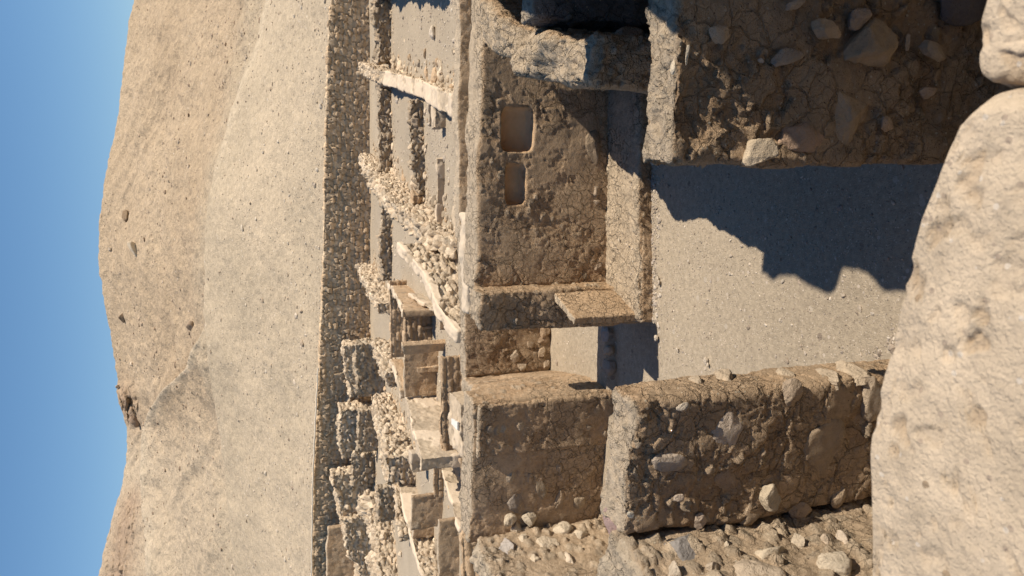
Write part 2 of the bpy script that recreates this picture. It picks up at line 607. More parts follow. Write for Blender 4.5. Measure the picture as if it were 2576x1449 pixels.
# line of the terrace wall
bR = atG(928, 0)
bL = atG(905, 1449)
uT = np.array([-math.cos(math.radians(13)), math.sin(math.radians(13))])
dl = ray(905, 1449)
k_ = ((bR[0] - EYE[0]) * uT[1] - (bR[1] - EYE[1]) * uT[0]) / (dl[0] * uT[1] - dl[1] * uT[0])
bL = EYE + dl * k_
tpx = ([-600, 0, 150, 400, 700, 900, 1050, 1200, 1449, 2050], [835, 831, 822, 817, 811, 803, 795, 788, 785, 780])
pR = bR[:2] - uT * 11
pL = bL[:2] + uT * 14
LT = np.hypot(*(pL - pR))
nT = np.array([-uT[1], uT[0]])
if nT @ pR < 0:
    nT = -nT

RUINS = []


def ruin(name, label, a, b, ta, tb, T=0.35, style='stone', off=0.0, cap=None, group=None, res=None, er=None, amp=1.0, cell=0.2,
         extra=0.5, r=0.05, tint=None, mat=None, prof=None):
    """a ruin wall further off: a, b = survey points of the foot of its face, ta, tb = survey heights of its top there"""
    A = atG(a[0], a[1], off)
    B = atG(b[0], b[1], off)
    oa = ob = off
    while (A[:2] - pR) @ nT > -(T + 0.35) and oa < 3:      # keep clear of the terrace wall: stands on raised rubble
        oa += 0.05
        A = atG(a[0], a[1], oa)
    while (B[:2] - pR) @ nT > -(T + 0.35) and ob < 3:
        ob += 0.05
        B = atG(b[0], b[1], ob)
    extra = extra + max(oa, ob) - off
    if cap:
        r = 0.022
    za = atY(ta, a[1], A[1])[2]
    zb_ = atY(tb, b[1], B[1])[2]
    d = (depth(A) + depth(B)) / 2
    res = res or max(0.028, d / 774 * 1.05)
    if er is None:
        er = 0.22 if style == 'stone' else 0.075
    zbase = min(A[2], B[2]) - extra
    if style in ('stone', 'brick'):
        RUINS.append((A, B, T, za, zb_, d, style))
    o = wall(name, label, A, B, T, za, zb_, zbase, style=style, res=res, er=er, amp=amp, cell=cell, r=r, tint=tint,
             mat=mat or ('mud_far' if style == 'mud' else None), group=group, prof=prof, capz=(cap if len(cap) > 2 else (*cap, 0.12)) if cap else None)
    return o


# ------------------------------------------------------------------ rocks
def ico(sub):
    t = (1 + 5 ** 0.5) / 2
    v = [(-1, t, 0), (1, t, 0), (-1, -t, 0), (1, -t, 0), (0, -1, t), (0, 1, t), (0, -1, -t), (0, 1, -t), (t, 0, -1), (t, 0, 1), (-t, 0, -1), (-t, 0, 1)]
    F = [(0, 11, 5), (0, 5, 1), (0, 1, 7), (0, 7, 10), (0, 10, 11), (1, 5, 9), (5, 11, 4), (11, 10, 2), (10, 7, 6), (7, 1, 8),
         (3, 9, 4), (3, 4, 2), (3, 2, 6), (3, 6, 8), (3, 8, 9), (4, 9, 5), (2, 4, 11), (6, 2, 10), (8, 6, 7), (9, 8, 1)]
    v = [np.array(p, float) / np.linalg.norm(p) for p in v]
    for _ in range(sub):
        mid = {}
        nf = []

        def m(a, b):
            k = (min(a, b), max(a, b))
            if k not in mid:
                p = v[a] + v[b]
                v.append(p / np.linalg.norm(p))
                mid[k] = len(v) - 1
            return mid[k]
        for a, b, c in F:
            x, y, z = m(a, b), m(b, c), m(c, a)
            nf += [(a, x, z), (b, y, x), (c, z, y), (x, y, z)]
        F = nf
    return np.array(v), np.array(F, np.int32)


ICO = {s: ico(s) for s in (0, 1, 2, 3, 4)}


def rock_shape(sub, rng, planes=9, rough=0.08, seed=0):
    V, F = ICO[sub]
    V = V.copy()
    for _ in range(planes):
        nrm = rng.normal(size=3)
        nrm /= np.linalg.norm(nrm)
        dd = rng.uniform(0.55, 0.85)
        k = V @ nrm - dd
        V = V - np.maximum(k, 0)[:, None] * nrm
    if rough:
        V = V * (1 + rough * fbm(V * 2.5 + seed * 1.37, 4, seed, 0.6))[:, None]
    return V, F


def axes(e, n):
    e = np.asarray(e, float)
    n = np.asarray(n, float)
    return e, n


def rock(name, P, ex, ey, ez, sx, sy, sz, tint, parent=None, label=None, cat='stone', sub=3, group=None, seed=0, planes=9, rough=0.10, rot=0.0, mat='rock'):
    rng = np.random.default_rng(seed + 500)
    V, F = rock_shape(sub, rng, planes, rough, seed)
    c, s = math.cos(rot), math.sin(rot)
    V = np.stack([V[:, 0] * sx, V[:, 1] * sy, V[:, 2] * sz], 1)
    V = np.stack([c * V[:, 0] - s * V[:, 2], V[:, 1], s * V[:, 0] + c * V[:, 2]], 1)
    W = np.asarray(P) + V[:, :1] * np.asarray(ex) + V[:, 1:2] * np.asarray(ey) + V[:, 2:] * np.asarray(ez)
    t = np.clip(0.5 + 0.9 * fbm(W * 9, 4, seed + 3, 0.6), 0, 1)
    tint = np.asarray(tint, float)
    C = lerp(np.tile(tint * 0.82, (len(W), 1)), np.tile(tint * 1.12, (len(W), 1)), t)
    o = mesh_obj(name, W, F, C, mat, parent)
    if parent is None:
        tag(o, label, cat, group, 'thing')
    return o


def face_stone(parent, pa, pb, x0, x1, y0, y1, prot, tint, label=None, name='embedded_stone', seed=0, th=None, rot=0.0, sub=3, planes=16, k=1.0, set_in=0.0):
    """stone bedded in a wall face; x0..x1, y0..y1 = its survey rectangle"""
    pa = np.asarray(pa, float)[:2]
    pb = np.asarray(pb, float)[:2]
    e, n = frame_of(pa, pb)
    if n @ ((pa + pb) / 2) < 0:
        n, e = -n, -e
    e = e / np.hypot(*e)
    n = n / np.hypot(*n)
    P = onPlane((x0 + x1) / 2, (y0 + y1) / 2, pa, n)
    Pl = onPlane((x0 + x1) / 2, y1, pa, n)
    Pr = onPlane((x0 + x1) / 2, y0, pa, n)
    Pt = onPlane(x0, (y0 + y1) / 2, pa, n)
    Pb = onPlane(x1, (y0 + y1) / 2, pa, n)
    w = np.linalg.norm(Pr - Pl) / 2 * 1.12 * k
    h = abs(Pt[2] - Pb[2]) / 2 * 1.12 * k
    th = th or min(w, h) * (0.8 if prot > 0.055 else 0.45)
    if prot <= 0.055:
        prot *= 0.7
    e3 = np.array([e[0], e[1], 0])
    n3 = np.array([n[0], n[1], 0])
    c = P + n3 * (th * 0.8 - prot)
    o = rock(name, c, e3, n3, (0, 0, 1), w, th, h, tint, parent, sub=max(sub, 3), seed=seed, rot=rot, planes=planes, rough=0.16)
    if label:
        o['label'] = label
    return o


def scatter(name, pts, sizes, mat, tints, sub=1, label=None, cat=None, flat=0.65, seed=3):
    rng = np.random.default_rng(seed)
    protos = [rock_shape(sub, rng, 7, 0.0, q) for q in range(10)]
    Vs, Fs, Cs = [], [], []
    off = 0
    for i, (p, s) in enumerate(zip(pts, sizes)):
        V, F = protos[i % 10]
        a = rng.uniform(0, 6.28)
        c, sn = math.cos(a), math.sin(a)
        W = V * np.array([s * rng.uniform(0.8, 1.5), s * rng.uniform(0.7, 1.1), s * flat * rng.uniform(0.7, 1.2)])
        W = np.stack([c * W[:, 0] - sn * W[:, 1], sn * W[:, 0] + c * W[:, 1], W[:, 2]], 1) + p
        Vs.append(W)
        Fs.append(F + off)
        off += len(V)
        tc = tints[i % len(tints)] * rng.uniform(0.75, 1.2)
        Cs.append(np.tile(tc, (len(V), 1)))
    o = mesh_obj(name, np.concatenate(Vs), np.concatenate(Fs), np.concatenate(Cs), mat, smooth=False)
    return tag(o, label, cat, None, 'stuff')


# ------------------------------------------------------------------ camera, light
cd = bpy.data.cameras.new('camera')
cd.sensor_fit = 'HORIZONTAL'
cd.sensor_width = 36
cd.lens = 36 * f / 2576
cd.clip_start = 0.05
cd.clip_end = 2000
cd.dof.use_dof = True
cd.dof.focus_distance = 7.0
cd.dof.aperture_fstop = 10.0
co = bpy.data.objects.new('camera', cd)
from mathutils import Matrix
Z = -FW
M = Matrix(((DN[0], RT[0], Z[0], EYE[0]), (DN[1], RT[1], Z[1], EYE[1]), (DN[2], RT[2], Z[2], EYE[2]), (0, 0, 0, 1)))
co.matrix_world = M
col.objects.link(co)
scn.camera = co

SUN = np.array([0.72, -0.22, 1.0])
SUN /= np.linalg.norm(SUN)
ld = bpy.data.lights.new('sun', 'SUN')
ld.energy = 5.0
ld.angle = math.radians(0.5)
ld.color = (1.0, 0.90, 0.77)
lo = bpy.data.objects.new('sun', ld)
from mathutils import Vector
lo.rotation_euler = Vector(SUN).to_track_quat('Z', 'Y').to_euler()
lo.location = (20, 0, 30)
col.objects.link(lo)
w = bpy.data.worlds.new('World')
scn.world = w
w.use_nodes = True
nt = w.node_tree
sky = nt.nodes.new('ShaderNodeTexSky')
sky.sky_type = 'NISHITA'
sky.sun_disc = False
sky.sun_elevation = math.asin(SUN[2])
sky.sun_rotation = math.atan2(SUN[0], SUN[1])
sky.air_density = 1.0
sky.dust_density = 0.0
sky.ozone_density = 2.5
bg = nt.nodes['Background']
hs = nt.nodes.new('ShaderNodeHueSaturation')
hs.inputs['Saturation'].default_value = 1.18
nt.links.new(sky.outputs['Color'], hs.inputs['Color'])
nt.links.new(hs.outputs['Color'], bg.inputs['Color'])
bg.inputs['Strength'].default_value = 0.09
scn.view_settings.view_transform = 'Standard'
scn.view_settings.look = 'None'
scn.view_settings.exposure = 0.36
scn.view_settings.gamma = 1.0

# ------------------------------------------------------------------ key plan points
D_L = atZ(1520, 716, 0.12)
D_R0 = atZ(1530, 300, 0.12)
dirD = (D_R0 - D_L)[:2] / np.hypot(*(D_R0 - D_L)[:2])
nD = np.array([-dirD[1], dirD[0]])
D_R = np.array([*(D_L[:2] + dirD * 3.7), 0.12])
zDl = atY(1187, 720, D_L[1])[2]
pt = D_L[:2] + dirD * 2.4
zDr = atY(1203, 80, pt[1])[2]

# ------------------------------------------------------------------ ground (one sheet, steps included)
def spaced(parts):
    return np.unique(np.concatenate([np.arange(a, b, s) for a, b, s in parts]).round(4))


gx = spaced([(-60, -12, 2.5), (-12, -4, 0.25), (-4, 4.2, 0.035), (4.2, 16, 0.25), (16, 62, 2.5)])
gy = spaced([(-12, 1.2, 0.6), (1.2, 6.2, 0.04), (6.2, 10.4, 0.03), (10.4, 22, 0.12), (22, 42, 0.3), (42, 130, 4.0)])
GX, GY = np.meshgrid(gx, gy, indexing='ij')
x = GX.ravel()
y = GY.ravel()
s_ = 0.326 * x + 0.945 * y
edge = 6.52 - 0.03 * (x + 0.5) + 0.02 * fbm(np.stack([x * 5, y * 0, x * 0], 1), 3, 4)
sill = 8.05 + 0.03 * fbm(np.stack([x * 4, y * 0, x * 0 + 3], 1), 3, 5)
far = np.minimum(-0.2, -0.2 - (s_ - 9.0) * SL)
behind = (y > edge) & ~((x > -0.40) & (y < 7.5))
z = np.where(behind, np.where(y < sill, -0.3, far), 0.0)
Pg = np.stack([x, y, np.zeros(len(x))], 1)
amp = np.where(s_ > 11, 0.06, 0.012)
z = z + np.where(s_ > 11, 0, 0.010) * fbm(Pg * 2.6, 4, 12, 0.6) + amp * fbm(Pg * 0.8, 4, 2) + 0.006 * fbm(Pg * 5, 3, 3)
tt = np.clip(0.5 + 0.9 * fbm(Pg * 0.7, 4, 9, 0.6), 0, 1)
Cg = lerp(np.tile(C_GRAV * 0.92, (len(x), 1)), np.tile(C_GRAV * 1.08, (len(x), 1)), tt)
nx_, ny_ = len(gx), len(gy)
G = np.arange(nx_ * ny_).reshape(nx_, ny_)
Qg = np.stack([G[:-1, :-1], G[1:, :-1], G[1:, 1:], G[:-1, 1:]], -1).reshape(-1, 4)
Pg[:, 2] = z
g = mesh_obj('ground', Pg, Qg, Cg, 'gravel', loc=np.zeros(3))
g['kind'] = 'structure'
g['label'] = 'pale sandy gravel ground between the ruined walls'


def gz(px_, py_):
    i = np.clip(np.searchsorted(gx, px_), 1, nx_ - 1)
    j = np.clip(np.searchsorted(gy, py_), 1, ny_ - 1)
    return Pg[G[i, j], 2]


# ------------------------------------------------------------------ near ruins
# parapet the photographer leans over
parapet = wall('parapet_wall', 'thick mud wall under the pale blurred capstones at the photographer', (-1.9, 0.45), (2.2, 0.30), 0.34, 2.50, 2.50, -0.1, res=0.06, r=0.05, amp=0.6)


def capstone(label, outline, zt, zb, seed, its=5, rad=0.045):
    """big pale capstone: outline = plan polygon (counter-clockwise)"""
    O = np.array(outline, float)
    c = O.mean(0)
    m = 260
    # resample outline smoothly
    dd = np.r_[0, np.cumsum(np.hypot(*(np.roll(O, -1, 0) - O).T))]
    tq = np.linspace(0, dd[-1], m, endpoint=False)
    cl = np.vstack([O, O[:1]])
    R = np.stack([np.interp(tq, dd, cl[:, 0]), np.interp(tq, dd, cl[:, 1])], 1)
    for _ in range(its):
        R = (np.roll(R, 1, 0) + 2 * R + np.roll(R, -1, 0)) / 4
    rings = []
    hh = zt - zb
    prof = [(0.0, 1.0), (0.25, 1.0), (0.5, 1.0)]
    lv = [(zb, 0.0)] + [(zb + (hh - rad) * q, 0.0) for q in np.linspace(0.1, 1, 18)]
    for a in np.linspace(0.1, math.pi / 2, 9):
        lv.append((zt - rad + rad * math.sin(a), rad * (1 - math.cos(a))))
    for q in np.linspace(0.02, 0.999, 70):
        lv.append((zt, None if False else -q))
    V, N = [], []
    size = np.hypot(*(R - c).T).mean()
    for (zz, ins) in lv:
        if ins >= 0:
            k = 1 - ins / size
            ring = c + (R - c) * k
        else:
            k0 = 1 - rad / size
            ring = c + (R - c) * k0 * (1 + ins)
        V.append(np.column_stack([ring, np.full(m, zz)]))
    V = np.concatenate(V)
    nl = len(lv)
    V[-m:, :2] = c + (V[-m:, :2] - c) * 0.01
    I = np.arange(nl * m).reshape(nl, m)
    J = np.roll(I, -1, 1)
    Q = np.stack([I[:-1], J[:-1], J[1:], I[1:]], -1).reshape(-1, 4)
    # normals approx
    out = V.copy()
    out[:, :2] -= c
    out[:, 2] = 0
    out /= np.maximum(np.linalg.norm(out, axis=1), 1e-6)[:, None]
    top = np.repeat(np.array([sstep(zt - rad, zt - 0.002, zz) for zz, _ in lv]), m)
    N = out * (1 - top)[:, None] + np.array([0, 0, 1.0]) * top[:, None]
    d = 0.012 * fbm(V * 5, 3, seed) + 0.003 * fbm(V * 26, 4, seed + 3, 0.6) - 0.004 * sstep(0.25, 0.5, fbm(V * 42, 2, seed + 8))
    V = V + N * d[:, None]
    pit = sstep(0.30, 0.46, fbm(V * 24, 3, seed + 18, 0.5))
    V = V - N * (0.006 * pit)[:, None]
    t = np.clip(0.5 + 0.8 * fbm(V * 12, 4, seed + 5, 0.6), 0, 1)
    base = np.array([0.55, 0.435, 0.305])
    C = lerp(np.tile(base * 0.88, (len(V), 1)), np.tile(base * 1.09, (len(V), 1)), t)
    C = lerp(C, np.tile(np.array([0.42, 0.31, 0.20]), (len(V), 1)), 0.55 * pit)
    o = mesh_obj('capstone', V, Q, C, 'capstone')
    return tag(o, label, 'stone', None, 'thing')


zt = 2.86
e1 = [atZ(a, b, zt)[:2] for a, b in ((2545, 236), (2500, 236), (2440, 236), (2413, 270), (2392, 335), (2366, 410), (2325, 500), (2296, 600), (2270, 700),
                                     (2250, 800), (2230, 900), (2213, 980), (2193, 1080), (2184, 1200), (2184, 1449), (2170, 1750))]
back1 = [(-1.25, 0.50), (-0.3, 0.32), (0.16, 0.36)]
capstone('long pale capstone of the near parapet filling the lower right corner', e1 + back1, zt, 2.50, 31)
e2 = [atZ(a, b, zt - 0.02)[:2] for a, b in ((2505, -260), (2490, -100), (2478, 0), (2458, 60), (2448, 150), (2453, 190), (2478, 218), (2545, 226))]
capstone('smaller pale capstone beside the long one, past the dark joint', e2 + [(0.21, 0.40), (0.42, 0.30), (0.62, 0.34)], zt - 0.02, 2.50, 47, 1, 0.022)

# A: left cross wall, C: right cross wall
A0, A1 = np.array([-1.32, 3.56]), np.array([-0.575, 3.36])
aw = wall('mud_wall', 'stubby thick mud wall with pale embedded stones and a sunlit rounded right end', A0, A1, 0.29, 1.90, 1.90, -0.1, res=0.009, r=0.055, amp=1.1, cell=0.07, er=0.05, er_f=3,
          seed=201, tint=C_MUD * 1.08)
sc = C_STONE
for i, (x0, x1, y0, y1, pr, tn, rot, lb) in enumerate([
    (1796, 1878, 1021, 1159, 0.035, (0.47, 0.38, 0.29), 0.15, 'flaky pale limestone slab'),
    (1897, 1955, 1212, 1272, 0.085, (0.50, 0.41, 0.29), 0.4, 'stone jutting out of the face, catching the sun'),
    (2011, 2135, 1051, 1219, 0.03, (0.36, 0.27, 0.18), -0.3, 'broad tan slab'),
    (1966, 2020, 955, 1016, 0.04, (0.44, 0.34, 0.24), 0.5, None),
    (2160, 2225, 944, 1069, 0.05, (0.47, 0.37, 0.26), 0.1, None),
    (1790, 1862, 1159, 1248, 0.015, (0.34, 0.25, 0.17), 0.0, None),
    (1858, 1922, 1256, 1320, 0.03, (0.40, 0.30, 0.20), 0.6, None),
    (1989, 2043, 1260, 1303, 0.03, (0.42, 0.31, 0.21), -0.2, None),
    (1645, 1744, 1137, 1189, 0.03, (0.42, 0.34, 0.26), -0.25, None),
    (1700, 1730, 1010, 1035, 0.03, (0.5, 0.42, 0.32), 0.2, None),
    (2090, 2130, 1225, 1290, 0.02, (0.36, 0.27, 0.18), 0.2, None),
    (1572, 1592, 1280, 1300, 0.04, (0.56, 0.49, 0.38), 0.2, 'small white pebble'),
    (1690, 1720, 1240, 1262, 0.03, (0.46, 0.37, 0.28), 0.2, None),
    (1740, 1775, 1290, 1330, 0.04, (0.46, 0.36, 0.27), 0.2, None)]):
    face_stone(aw, A0, A1, x0, x1, y0, y1, pr, np.array(tn), lb, seed=20 + i, rot=rot)
# stones in A's sunlit end
eA0, eA1 = A1, A1 + np.array([0.11, 0.27])
for i, (x0, x1, y0, y1, pr) in enumerate([(1735, 1775, 935, 965, 0.01), (1800, 1850, 925, 950, 0.01), (1960, 2000, 920, 950, 0.02), (2060, 2110, 925, 965, 0.03), (2120, 2180, 910, 960, 0.03)]):
    face_stone(aw, eA0, eA1, x0, x1, y0, y1, pr, sc * 1.05, None, seed=60 + i, th=0.05, sub=2)

C0, C1 = np.array([0.475, 2.86]), np.array([1.75, 2.66])
cw = wall('mud_wall', 'dark shaded mud wall with large stones and a pale sunlit flat top', C0, C1, 0.29, 1.92, 1.92, -0.1, res=0.008, r=0.04, amp=1.55, cell=0.09, er=0.03, er_f=3, seed=233, lean=0.05,
          tint=C_MUD * 0.98)
for i, (x0, x1, y0, y1, pr, tn, rot, lb) in enumerate([
    (1850, 1948, 335, 424, 0.065, (0.45, 0.36, 0.25), 0.35, 'pale stone sticking out, sun on its upper edge'),
    (2117, 2243, 42, 177, 0.05, (0.40, 0.29, 0.18), 0.5, 'large ochre boulder'),
    (2080, 2178, 213, 365, 0.035, (0.38, 0.28, 0.18), 0.1, None),
    (2022, 2095, 49, 103, 0.05, (0.42, 0.31, 0.20), -0.2, None),
    (2117, 2175, 26, 76, 0.04, (0.34, 0.26, 0.19), 0.3, None),
    (2288, 2365, 110, 152, 0.05, (0.38, 0.28, 0.18), -0.3, None),
    (1950, 2075, 292, 391, 0.02, (0.36, 0.25, 0.17), 0.1, None),
    (2207, 2239, 289, 334, 0.03, (0.38, 0.27, 0.18), 0.0, None),
    (1937, 2011, 118, 167, 0.035, (0.34, 0.27, 0.20), 0.3, None),
    (1775, 1830, 60, 110, 0.03, (0.40, 0.30, 0.20), 0.3, None),
    (1955, 2010, 0, 30, 0.04, (0.40, 0.31, 0.22), 0.3, None),
    (2300, 2345, 215, 250, 0.03, (0.40, 0.29, 0.2), 0.3, None),
    (1900, 1918, 145, 160, 0.02, (0.46, 0.38, 0.29), 0.3, None),
    (2265, 2280, 90, 135, 0.03, (0.40, 0.31, 0.22), 0.0, None)]):
    face_stone(cw, C0, C1, x0, x1, y0, y1, pr * 1.5, np.array(tn) * 1.22, lb, seed=90 + i, rot=rot)
# slab low on C, shade of another surface painted into its dark colour
face_stone(cw, C0, C1, 2352, 2475, -90, 60, 0.06, np.array((0.16, 0.135, 0.12)), 'smooth slab coloured dark as a shaded surface', name='shade_slab', seed=130, th=0.05, planes=4)
# flake on C's top
fp = atZ(1690, 168, 1.93)
rock('limestone_flake', fp + np.array([0, -0.01, 0.0]), (0.98, -0.2, 0), (0.2, 0.98, 0), (0, 0, 1), 0.035, 0.022, 0.012, (0.62, 0.52, 0.38), label='thin pale limestone flake lying on the sunlit wall top', sub=2, seed=140)
sp = atZ(1722, 140, 1.91)
rock('limestone_flake', sp + np.array([0.0, -0.02, 0.0]), (0.93, -0.36, 0), (0.36, 0.93, 0), (0, 0, 1), 0.048, 0.006, 0.010, (0.6, 0.5, 0.36), label='narrow straw coloured sliver poking over the sunlit wall edge', sub=2, seed=141)

# N_L: left rubble wall running back towards the viewer
NL0 = np.array([-1.27, 3.74])
dN = np.array([0.33, 0.945])
NL1 = NL0 - dN * 3.0
nl = wall('rubble_mud_wall', 'sunlit rubble and mud wall with grey and cream stones at the bottom edge', NL1, NL0, 0.9, 1.88, 1.88, -0.1, res=0.013, r=0.07, amp=1.3, cell=0.09, er=0.10, er_f=2.2, seed=260, style='rubblemud',
          tint=np.array([0.47, 0.368, 0.255]))
for i, (x0, x1, y0, y1, pr, tn, rot, lb) in enumerate([
    (1663, 1774, 1339, 1404, 0.05, (0.26, 0.235, 0.21), 0.1, 'grey stone'),
    (1847, 1976, 1404, 1470, 0.05, (0.50, 0.40, 0.29), 0.1, 'large cream stone'),
    (1895, 1981, 1372, 1404, 0.04, (0.52, 0.43, 0.31), 0.1, None),
    (2041, 2135, 1391, 1442, 0.06, (0.56, 0.47, 0.35), -0.2, None),
    (2105, 2140, 1339, 1370, 0.04, (0.52, 0.43, 0.33), 0.1, None),
    (1815, 1832, 1365, 1385, 0.03, (0.54, 0.45, 0.33), 0.1, None),
    (1680, 1720, 1415, 1449, 0.03, (0.52, 0.43, 0.32), 0.1, None),
    (2060, 2090, 1345, 1372, 0.04, (0.52, 0.42, 0.31), 0.1, None),
    (1990, 2025, 1345, 1368, 0.03, (0.50, 0.41, 0.30), 0.1, None),
    (1770, 1815, 1410, 1440, 0.03, (0.46, 0.37, 0.27), 0.1, None)]):
    face_stone(nl, NL1, NL0, x0, x1, y0, y1, pr, np.array(tn), lb, seed=160 + i, rot=rot, th=0.08)
pk = atZ(1540, 1300, 1.86)
rock('pink_stone', pk + np.array([-0.02, 0.02, -0.04]), (1, 0, 0), (0, 1, 0), (0, 0, 1), 0.10, 0.07, 0.08, (0.36, 0.25, 0.215), parent=aw, seed=171)
rock('pale_stone', atZ(1760, 1325, 1.4) + np.array([0, 0.05, 0]), (1, 0, 0), (0, 1, 0), (0, 0, 1), 0.05, 0.05, 0.06, (0.5, 0.4, 0.3), parent=aw, seed=172)

# D: wall with the two niches, bench in front, pier and stub at its left
def s_of(px, py):
    P = onPlane(px, py, D_L, nD)
    return float((P[:2] - D_L[:2]) @ dirD), float(P[2])


holes = []
for (x0, x1, y0, y1) in ((1264, 1342, 272, 380), (1274, 1322, 415, 513)):
    a = [s_of((x0 + x1) / 2, y1)[0], s_of((x0 + x1) / 2, y0)[0]]
    b = [s_of(x1, (y0 + y1) / 2)[1], s_of(x0, (y0 + y1) / 2)[1]]
    holes.append((a[0], a[1], b[0], b[1]))
dw = wall('niche_wall', 'brown mud wall with two square niches behind the low bench', D_L, D_R, 0.42, zDl, zDr - 0.05, -0.35, res=0.0115, r=0.05, amp=0.52, cell=0.07, er=0.05, er_f=2.5, seed=301, tint=C_MUD * 1.2, niches=[(*h, 0.17) for h in holes])
for i, (x0, x1, y0, y1, pr, tn) in enumerate([(1467, 1512, 320, 425, 0.03, (0.36, 0.27, 0.18)), (1490, 1514, 455, 500, 0.03, (0.40, 0.31, 0.22)), (1490, 1512, 498, 520, 0.025, (0.40, 0.31, 0.22)),
                                              (1495, 1520, 655, 690, 0.03, (0.36, 0.27, 0.19)), (1425, 1450, 430, 470, 0.0, (0.3, 0.21, 0.13))]):
    face_stone(dw, D_L[:2], D_R[:2], x0, x1, y0, y1, pr, np.array(tn), None, seed=330 + i, th=0.06, planes=12)
# plaster along the back of D's top
q0 = D_L[:2] + dirD * -0.32 + nD * 0.40
q1 = D_L[:2] + dirD * 0.75 + nD * 0.40
wall('plaster_ledge', None, q0, q1, 0.22, zDl - 0.03, zDl - 0.03, zDl - 0.4, style='plaster', res=0.02, r=0.04, er=0.05, er_f=5, amp=2.0, parent=dw, tint=np.array([0.55, 0.45, 0.33]))
# pier
p0 = D_L[:2] - dirD * 0.40 - nD * 0.22
p1 = D_L[:2] + dirD * 0.02 - nD * 0.26
wall('pier', None, p0, p1, 0.50, zDl - 0.03, zDl + 0.02, -0.35, res=0.0145, r=0.035, amp=0.9, cell=0.08, er=0.06, er_f=4, parent=dw, seed=345, tint=C_MUD * 1.15)
# bench
b0 = atZ(1640, 812, 0.0)
b1 = atZ(1641, 440, 0.0)
db = (b1 - b0)[:2] / np.hypot(*(b1 - b0)[:2])
bw = wall('mud_bench', 'low mud bench with a crumbled front edge along the niche wall', b0[:2], b0[:2] + db * 2.9, 0.80, 0.125, 0.125, -0.1, res=0.013, r=0.03, amp=0.75, cell=0.06, er=0.03, er_f=5, seed=361, cat='bench', tint=C_MUD * 1.2)
# raised lip at the bench front
wall('lip', None, b0[:2] + db * 0.02, b0[:2] + db * 2.85, 0.13, 0.155, 0.15, -0.05, res=0.012, r=0.04, amp=0.8, cell=0.05, er=0.04, er_f=5, seed=362, parent=bw, tint=C_MUD * 1.15)
# stub wall at the bench end
s0 = atY(1398, 742, 7.05)
s1 = atY(1445, 800, 6.66)
s1b = atY(1447, 822, 6.58)
wall('stub_wall', 'thin mud stub wall with smooth sloping top at the low bench end', s0[:2] + np.array([0.03, 0.06]), s1[:2], 0.085, s0[2], s1[2], -0.1, res=0.011, r=0.018, amp=0.7, cell=0.05, seed=371, tint=C_MUD * 1.22)
# sill stones of the doorway
for i, (x0, x1, y0, y1, tn) in enumerate([(1527, 1546, 815, 868, (0.36, 0.33, 0.30)), (1527, 1545, 868, 896, (0.42, 0.34, 0.25)), (1526, 1548, 898, 945, (0.36, 0.30, 0.24))]):
    P = atZ((x0 + x1) / 2, (y0 + y1) / 2, -0.25)
    o = rock('sill_stone', np.array([P[0], 8.07, -0.245]), (1, 0, 0), (0, 1, 0), (0, 0, 1), (y1 - y0) / f * 8.3 / 2 * 1.15, 0.09, 0.085, np.array(tn),
             label=['grey worn sill stone nearest the bench end of the doorway', 'small tan sill stone in the middle of the doorway step', 'brown sill stone at the mud block end of the doorway'][i], seed=380 + i, planes=12, rough=0.05)
# E: eroded wall from D towards C
E0 = np.array([2.38, D_L[1] - 0.42])
E1 = np.array([1.22, 4.42])
uE = (E1 - E0) / np.hypot(*(E1 - E0))
wE = np.array([-uE[1], uE[0]])
Ew = 0.36
ew = wall('eroded_wall', 'crumbling mud wall with a broad rounded sunlit top, half in shadow', E0 + wE * Ew, E1 + wE * Ew, Ew, 1.56, 1.53, -0.1, res=0.0115, r=0.09, amp=2.0, cell=0.07, er=0.14, er_f=3.2, seed=401, tint=C_MUD * 1.12, bow=wE * -0.13 if wE[0] > 0 else wE * 0.13)
rock('embedded_stone', np.array([1.40, 4.57, 1.12]), (1, 0, 0), (0, 1, 0), (0, 0, 1), 0.09, 0.09, 0.13, (0.42, 0.32, 0.22), parent=ew, seed=411)
rock('embedded_stone', np.array([1.62, 4.55, 1.18]), (1, 0, 0), (0, 1, 0), (0, 0, 1), 0.07, 0.07, 0.12, (0.30, 0.22, 0.15), parent=ew, seed=412)
# right room pier in shade
pr0 = atY(1640, 62, 5.15)
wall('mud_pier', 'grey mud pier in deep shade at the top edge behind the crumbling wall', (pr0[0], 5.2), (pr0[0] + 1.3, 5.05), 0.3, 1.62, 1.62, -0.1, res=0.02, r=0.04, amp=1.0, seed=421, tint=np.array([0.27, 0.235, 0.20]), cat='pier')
# F: tall wall outside the frame that throws the jagged shadow
F0 = np.array([1.85, 1.75])
F1 = np.array([4.55, 7.6])
eF = F1 - F0
LF = np.hypot(*eF)
nF = np.array([-eF[1], eF[0]]) / LF
fprof = []
for (a, b, zz) in [(1210, -25, 1.52), (1250, 8, 1.52), (1275, 40, 1.52), (1310, 45, 1.52), (1340, 78, 1.52), (1380, 82, 1.5), (1425, 100, 1.48), (1450, 112, 1.5), (1470, 115, 1.5), (1490, 138, 1.5), (1912, 688, 0), (1945, 712, 0), (1958, 700, 0), (2000, 705, 0), (2050, 735, 0), (2085, 748, 0), (2102, 742, 0),
                   (2118, 690, 0), (2135, 688, 0), (2160, 695, 0), (2195, 715, 0), (2215, 745, 0), (2275, 752, 0), (1650, 62, 1.9), (1670, 80, 1.9), (1695, 105, 1.9), (1715, 85, 1.9)]:
    P = atZ(a, b, zz)
    t_ = ((F0 - P[:2]) @ nF) / (SUN[:2] @ nF)
    q = P + SUN * t_
    fprof.append((float((q[:2] - F0) @ eF / LF ** 2), float(q[2]) - 3.0))
fprof.sort()
